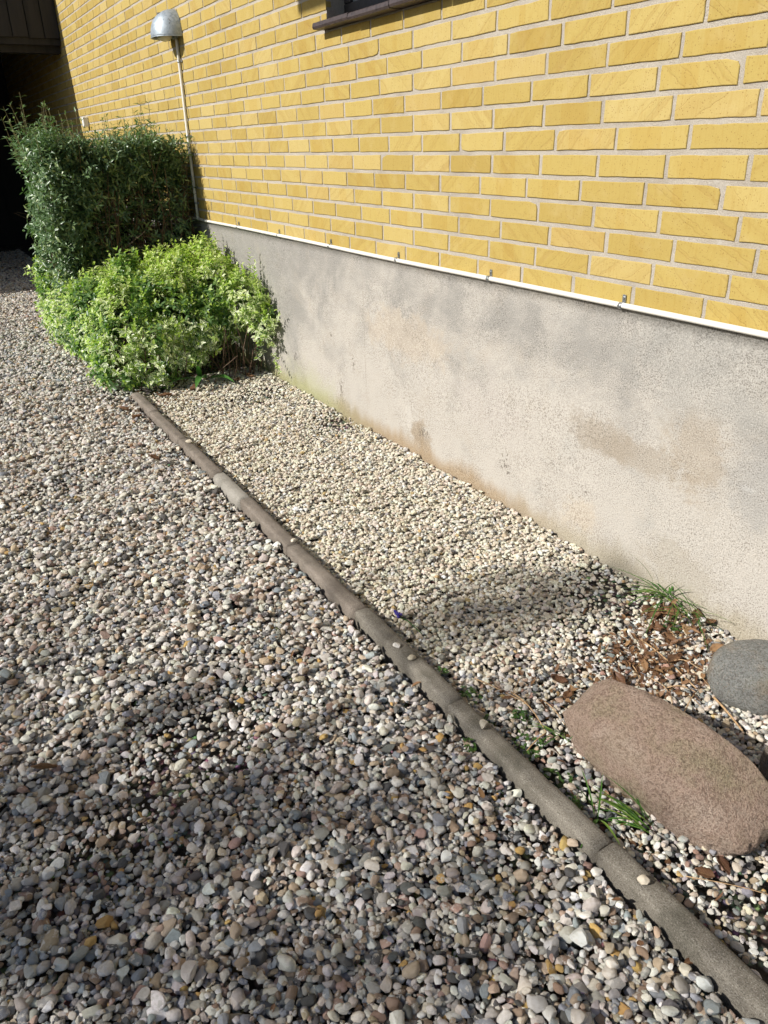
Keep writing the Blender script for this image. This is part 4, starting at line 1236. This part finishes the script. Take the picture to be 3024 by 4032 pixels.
for (x, y, n, s, lab) in (
        (0.025, 0.785, 14, 0.016, 'tiny green weed in the joint on the wall side of the kerb, farthest along'),
        (-0.091, 0.782, 34, 0.034, 'low clover-like weed hugging the kerb by a crossing straw'),
        (-0.180, 0.797, 18, 0.018, 'small dark green weed against the kerb beside a loose pebble'),
        (-0.217, 0.718, 34, 0.024, 'bright green round weed in the gravel left of the pink boulder'),
        (-0.300, 0.765, 44, 0.045, 'spreading green weed between kerb and end of the pink boulder'),
        (-0.405, 0.775, 40, 0.040, 'leafy weed patch in the shaded gap along the kerb beside the boulder'),
        (-0.150, 0.120, 22, 0.022, 'pale green seedling clump among brown leaves near the plinth'),
        (-0.234, 0.886, 20, 0.016, 'mossy green weed on the driveway side of the kerb'),
        (-0.480, 0.80, 20, 0.018, 'small weed in the kerb gap near the grass blades')):
    stem_weed((x, y, gz(x, y) - 0.008), lab, n, s, np.random.default_rng(int(abs(x) * 1000) + n))

# ------------------------------------------------------------------ dry leaves, straw, small finds
def dry_leaf(loc, yaw, L, W_, tone, label, curl=0.25, tilt=0.2, seed=0):
    r = random.Random(seed + 17)
    o = []
    n, k = 9, 5
    V = []; UV = []; F = []
    for i in range(n):
        t = i / (n - 1)
        w = math.sin(math.pi * min(1, t * 0.96 + 0.02)) ** 0.8 * W_ * 0.5 * (1 + r.uniform(-0.16, 0.16))
        for j in range(k):
            u = (j / (k - 1)) * 2 - 1
            x = (t - 0.5) * L; y = u * w
            z = curl * (u * u) * W_ * 0.5 + 0.10 * L * math.sin(t * 3 + seed) * curl * 2 + r.uniform(-1, 1) * 0.06 * W_ * abs(u) + 0.25 * curl * L * (t - 0.5) ** 2
            V.append((x, y, z)); UV.append((u, t, 0))
    for i in range(n - 1):
        for j in range(k - 1):
            a = i * k + j
            F.append((a, a + 1, a + k + 1, a + k))
    m = len(V)
    zmin = min(v[2] for v in V)
    V = [(x, y, z - zmin) for x, y, z in V]
    stalk_at = V[2]
    ob = mesh_obj('dry_leaf', V, F, M['dry'], None, True, {'luv': ('FLOAT_VECTOR', 'POINT', UV), 'lrnd': ('FLOAT_VECTOR', 'POINT', [(tone, r.random(), r.random())] * m)})
    sol = ob.modifiers.new('thickness', 'SOLIDIFY'); sol.thickness = 0.0006
    ob.location = loc; ob.rotation_euler = (tilt * r.uniform(-1, 1), tilt * r.uniform(-1, 1), yaw)
    tag(ob, label, 'leaf', 'dry leaves on the gravel')
    return ob
LV = [
    (-0.112, 0.085, 0.6, 0.070, 0.045, 0.62, 'large crumpled brown leaf lying by the plinth below the grass tuft', 0.5),
    (-0.190, 0.105, 2.2, 0.065, 0.034, 0.98, 'broad pale tan leaf lying flat near the plinth', 0.15),
    (-0.086, 0.120, 1.4, 0.050, 0.030, 0.42, 'small folded brown leaf left of the crumpled leaf by the plinth', 0.6),
    (-0.140, 0.170, 2.6, 0.050, 0.034, 0.35, 'curled rust-brown leaf beside the snail shell', 0.6),
    (-0.205, 0.195, 0.3, 0.045, 0.030, 0.55, 'torn brown leaf on the wall side of the snail shell', 0.5),
    (-0.055, 0.105, 0.9, 0.040, 0.020, 0.25, 'dark reddish-brown leaf beside the grass tuft', 0.6),
    (-0.238, 0.325, 2.5, 0.050, 0.017, 0.80, 'orange-brown strip of leaf in the litter between boulder and plinth', 0.3),
    (-0.292, 0.110, 1.2, 0.042, 0.030, 0.82, 'ochre leaf next to the grey-green boulder', 0.4),
    (-0.255, 0.436, 2.9, 0.050, 0.030, 0.22, 'dark brown curled leaf above the rounded end of the pink boulder', 0.6),
    (-0.164, 0.555, 0.5, 0.045, 0.030, 0.12, 'deep red-brown leaf in the middle of the gravel bed', 0.5),
    (-0.222, 0.578, 2.0, 0.038, 0.024, 0.40, 'small rusty leaf just left of the pink boulder', 0.6),
    (-0.262, 0.245, 1.7, 0.055, 0.030, 0.45, 'brown leaf under the long straw in the litter', 0.5),
    (-0.462, 0.262, 0.8, 0.042, 0.028, 0.35, 'crumpled brown leaf at the foot of the grey-green boulder', 0.6),
    (-0.742, 0.668, 2.7, 0.045, 0.020, 0.02, 'dark maroon leaf on the gravel below the pink boulder', 0.4),
    (-0.735, 0.712, 0.4, 0.036, 0.028, 0.30, 'small squarish red-brown leaf between kerb and maroon leaf', 0.3),
    (-0.160, 0.030, 2.4, 0.050, 0.030, 0.30, 'dark brown leaf tucked against the plinth', 0.5),
    (-0.195, 0.022, 0.9, 0.040, 0.026, 0.50, 'mid brown leaf at the plinth right of the grass', 0.5),
    (0.186, 1.730, 1.1, 0.060, 0.028, 0.70, 'single upright tan leaf standing in the driveway gravel', 0.3),
    (2.72, 0.955, 0.5, 0.07, 0.045, 0.35, 'brown leaf by the far end of the kerb', 0.5),
    (2.55, 0.93, 2.0, 0.06, 0.04, 0.50, 'rusty leaf left of the far kerb end', 0.5),
    (2.86, 0.70, 1.2, 0.07, 0.045, 0.40, 'brown leaf under the edge of the variegated shrub by the kerb', 0.6),
    (2.90, 0.52, 2.2, 0.07, 0.04, 0.30, 'dark leaf under the variegated shrub beside the tulip leaves', 0.6),
    (2.95, 0.16, 0.3, 0.07, 0.04, 0.55, 'pale brown leaf near the bare shrub stems at the plinth', 0.5),
    (2.93, 0.25, 2.5, 0.06, 0.035, 0.25, 'dark brown leaf below the bare shrub stems', 0.6),
    (1.90, 1.02, 0.8, 0.05, 0.035, 0.25, 'brown leaf lying on the driveway left of the kerb', 0.5)]
for i, (x, y, yaw, L, W_, tone, lab, cu) in enumerate(LV):
    tilt = 0.25
    o = dry_leaf((x, y, gz(x, y, 0.02) + 0.004), yaw, L, W_, tone, lab, cu, tilt, i)
    if 'standing' in lab: o.rotation_euler = (0.9, -0.5, 1.9); o.location.z += 0.012

def leaf_litter():
    r = np.random.default_rng(77)
    lv = Leaves()
    P = []
    def cloud(n, cx, cy, sx, sy):
        for _ in range(n):
            x, y = r.normal(cx, sx), r.normal(cy, sy)
            if y < 0.02 or y > 2.2 or 0.805 < y < 0.875: continue
            P.append((x, y, gz(x, y, 0.006) + r.uniform(-0.002, 0.004)))
    cloud(620, -0.23, 0.29, 0.075, 0.08); cloud(230, -0.13, 0.10, 0.06, 0.05); cloud(60, -0.25, 0.46, 0.08, 0.08); cloud(40, -0.18, 0.60, 0.07, 0.06)
    cloud(160, 2.80, 0.84, 0.12, 0.16); cloud(90, 2.95, 0.40, 0.06, 0.22); cloud(45, 2.2, 0.96, 0.3, 0.06); cloud(25, 0.2, 0.93, 0.7, 0.04); cloud(40, 0.6, 1.3, 0.9, 0.3)
    cloud(30, -0.6, 0.75, 0.2, 0.04)
    P = np.array(P); n = len(P)
    a = r.uniform(0, 6.283, n)
    lv.add(P, np.c_[np.cos(a), np.sin(a), r.normal(0.1, 0.25, n)], np.c_[r.normal(0, 0.35, n), r.normal(0, 0.35, n), np.ones(n)], r.uniform(0.008, 0.034, n), r.uniform(0.003, 0.015, n), r.uniform(-0.5, 0.8, n), r.uniform(-0.2, 0.5, n),
           np.c_[r.beta(1.5, 2.2, n), r.random((n, 2))])
    o = lv.build('leaf_litter', M['dry']); tag(o, 'crumbled brown leaf litter scattered on the gravel', 'leaf litter', kind='stuff')
leaf_litter()

def straw(a, b, rad, label, lift=0.010, bend=0.006):
    m = MB(); n = 9
    z0, z1 = gz(*a, 0.01) + lift * 0.5, gz(*b, 0.01) + lift * 0.5
    hi = max([gz(a[0] + (b[0] - a[0]) * t, a[1] + (b[1] - a[1]) * t, 0.008) for t in np.linspace(0, 1, 12)])
    pts = []
    for i in range(n):
        t = i / (n - 1); s = math.sin(math.pi * t)
        zz = (z0 * (1 - t) + z1 * t) * (1 - s) + (hi + 0.002) * s
        pts.append((a[0] + (b[0] - a[0]) * t + bend * s * 0.7, a[1] + (b[1] - a[1]) * t - bend * s, zz))
    c = np.array(pts[0])
    m.tube([tuple(np.array(p) - c) for p in pts], [rad * (1 - 0.3 * i / n) for i in range(n)], 6)
    o = m.build('straw', M['straw'], None, True, loc=tuple(c))
    tag(o, label, 'straw', 'dry straws on the gravel bed')
straw((-0.149, 0.241), (-0.372, 0.292), 0.0022, 'longest tan straw crossing the leaf litter towards the grey-green boulder')
straw((-0.327, 0.344), (-0.380, 0.300), 0.0016, 'short pale straw pointing at the grey-green boulder')
straw((-0.381, 0.306), (-0.428, 0.412), 0.0016, 'thin straw leaning down to the ridge of the pink boulder')
straw((-0.135, 0.685), (-0.292, 0.707), 0.0018, 'tan twig lying left of the rounded end of the pink boulder')
straw((-0.292, 0.709), (-0.316, 0.792), 0.0018, 'short crooked twig reaching from the gravel to the kerb')
straw((-0.417, 0.283), (-0.530, 0.328), 0.0030, 'broad split stalk between the pink and the grey-green boulder')
straw((-0.260, 0.250), (-0.345, 0.235), 0.0013, 'fine straw lying towards the plinth beside the ochre leaf')
straw((-0.05, 0.735), (-0.19, 0.69), 0.0016, 'thin pale twig in the gravel bed near the kerb weeds')
straw((-0.300, 0.245), (-0.400, 0.262), 0.0011, 'hair-thin straw running into the grey-green boulder')
straw((-0.720, 0.745), (-0.900, 0.60), 0.0010, 'dark thin bent stalk on the gravel below the pink boulder')

rs = np.random.default_rng(5)
STRAWS = ('bent straw among the brown leaves, closest to the plinth', 'straw half hidden in the leaf litter behind the pink boulder', 'pale stalk fragment between the two larger boulders', 'crooked straw at the edge of the litter towards the kerb',
          'tan straw fragment beside the rounded boulder end', 'thin stalk lying across white pebbles behind the pink boulder', 'short straw next to the orange-brown leaf strip')
for lab, (x, y) in zip(STRAWS, ((-0.17, 0.15), (-0.29, 0.36), (-0.37, 0.33), (-0.10, 0.62), (-0.20, 0.64), (-0.36, 0.37), (-0.22, 0.35))):
    an = rs.uniform(-0.5, 1.1); L = rs.uniform(0.05, 0.10)
    straw((x, y), (x - L * math.cos(an), y + L * math.sin(an) * 0.8), rs.uniform(0.0009, 0.0016), lab)

def snail():
    x, y = -0.175, 0.192
    z = gz(x, y, 0.01)
    m = MB(); pts = []; rad = []
    for i in range(46):
        t = i / 45; a = t * 2 * math.pi * 2.6; R_ = 0.0052 * (1 - t) ** 0.8
        pts.append((math.cos(a) * R_, math.sin(a) * R_, 0.004 + 0.004 * t)); rad.append(0.0046 * (1 - t) ** 0.75 + 0.0006)
    m.tube(pts, rad, 10)
    o = m.build('snail_shell', M['shell'], None, True, loc=(x, y, z)); o.rotation_euler = (0.5, -0.3, 0.4); o.scale = (1.1, 1.1, 1.1)
    tag(o, 'small whitish spiral snail shell among the brown leaves', 'snail shell')
snail()

def flower():
    a = (0.302, 0.748); z = gz(*a) + 0.004
    o = empty('grape_hyacinth', (a[0], a[1], z)); tag(o, 'purple grape hyacinth flower lying beside the kerb', 'flower')
    m = MB(); m.tube([(-0.012, 0.0, 0.0), (-0.05, -0.004, 0.006), (-0.115, -0.008, 0.0)], [0.0016, 0.0018, 0.0014], 6); m.build('stem', M['grass'], o, True)
    m = MB(); r = random.Random(3)
    for i in range(26):
        t = i / 25; an = i * 2.4; rr = 0.0062 * (1 - 0.65 * t)
        c = (-0.012 + 0.032 * t, math.cos(an) * rr, 0.004 + math.sin(an) * rr)
        s = 0.0034 * (1 - 0.4 * t)
        m.tube([(c[0], c[1], c[2] - s), (c[0], c[1], c[2] - s * 0.5), (c[0], c[1], c[2] + s * 0.3), (c[0], c[1], c[2] + s)], [s * 0.3, s * 0.9, s, s * 0.3], 6)
    m.build('blossom', M['flower'], o, True)
flower()

# loose pebbles lying on the kerb
for i, (x, y, s, c, lab) in enumerate((
        (0.146, 0.848, 0.0085, (0.62, 0.58, 0.52), 'white pebble lying alone on the kerb near the purple flower'),
        (0.079, 0.842, 0.0095, (0.40, 0.35, 0.26), 'buff pebble lying on the kerb beyond the white one'),
        (-0.225, 0.838, 0.0100, (0.36, 0.32, 0.25), 'grey-brown pebble at the wall-side edge of the kerb by the weeds'),
        (-0.701, 0.842, 0.0090, (0.46, 0.40, 0.31), 'small tan pebble on the kerb below the pink boulder'),
        (0.845, 0.832, 0.0085, (0.56, 0.50, 0.40), 'cream pebble on the brown kerb stone halfway along'),
        (1.985, 0.835, 0.0130, (0.56, 0.49, 0.38), 'cream pebble resting on the kerb near the variegated shrub'))):
    src = PROTO.objects[(i * 5 + 1) % len(PROTO.objects)].data.copy()
    src.materials.clear()
    pm = m_plain('kerb_pebble_stone_%d' % i, c, 0.7, var=0.15, scale=150, bump=0.3)
    src.materials.append(pm)
    o = link(bpy.data.objects.new('pebble', src)); o.scale = (s * 1.2, s, s * 0.7); o.location = (x, y, 0.0255 + s * 0.5); o.rotation_euler = (0.1, 0.1, i * 1.3)
    tag(o, lab, 'pebble', 'loose pebbles on the kerb')

# ------------------------------------------------------------------ young tree across the drive: its thin crown dapples the gravel
def build_tree():
    r = np.random.default_rng(91)
    base = (0.55, 8.2, -0.04)
    t = empty('tree', base); tag(t, 'slender young tree across the drive, just coming into leaf', 'tree')
    B = np.array(base); m = MB(); lv = Leaves(); tips = []
    m.tube([(0, 0, 0), (0.03, 0.02, 1.4), (-0.02, 0.0, 2.8), (0.04, 0.03, 4.2), (0.05, 0.0, 4.7), (0.5, -0.02, 5.45)], [0.085, 0.07, 0.055, 0.032, 0.018, 0.006], 10)
    for i in range(46):
        z0 = r.uniform(1.9, 4.7); a = r.uniform(0, 6.283); L = r.uniform(0.7, 1.5) * (1.15 - 0.16 * (z0 - 1.9))
        d = np.array([math.cos(a), math.sin(a), r.uniform(0.25, 0.8)]); d /= np.linalg.norm(d)
        p = np.array([0.01, 0.0, z0]); q = p + d * L * 0.5 + r.normal(0, 0.05, 3); e = p + d * L + np.array([0, 0, 0.1])
        m.tube([tuple(p), tuple(q), tuple(e)], [0.018, 0.012, 0.004], 6, False)
        for _ in range(7):
            u = r.uniform(0.25, 1.0); b0 = q * (1 - u) + e * u if u > 0.5 else p * (1 - u) + q * u
            e2 = b0 + r.normal(0, 0.22, 3) + np.array([0, 0, 0.12]); m.tube([tuple(b0), tuple(e2)], [0.006, 0.002], 4, False); tips.append((b0, e2))
    m.build('trunk', M['bark'], t)
    n = 6500
    k = r.integers(0, len(tips), n); u = r.uniform(0.2, 1.05, n)
    P = np.array([tips[q][0] * (1 - w) + tips[q][1] * w for q, w in zip(k, u)]) + r.normal(0, 0.05, (n, 3)) + B
    P = P[P[:, 2] < 4.88 - 0.35 * np.clip(P[:, 0] - 0.4, 0, 1)]
    Q = np.array([1.03, 8.2, 5.45]) + unit(r.normal(size=(520, 3))) * r.random((520, 1)) ** 0.45 * np.array([0.19, 0.25, 0.28])
    P = np.concatenate([P, Q])
    n = len(P)
    lv.add(P, unit(r.normal(size=(n, 3)) + np.array([0, 0, -0.2])), unit(r.normal(size=(n, 3))), r.uniform(0.03, 0.06, n), r.uniform(0.018, 0.035, n), 0.15, 0.15)
    lv.build('crown', M['weed'], t, base)['kind'] = 'stuff'
build_tree()
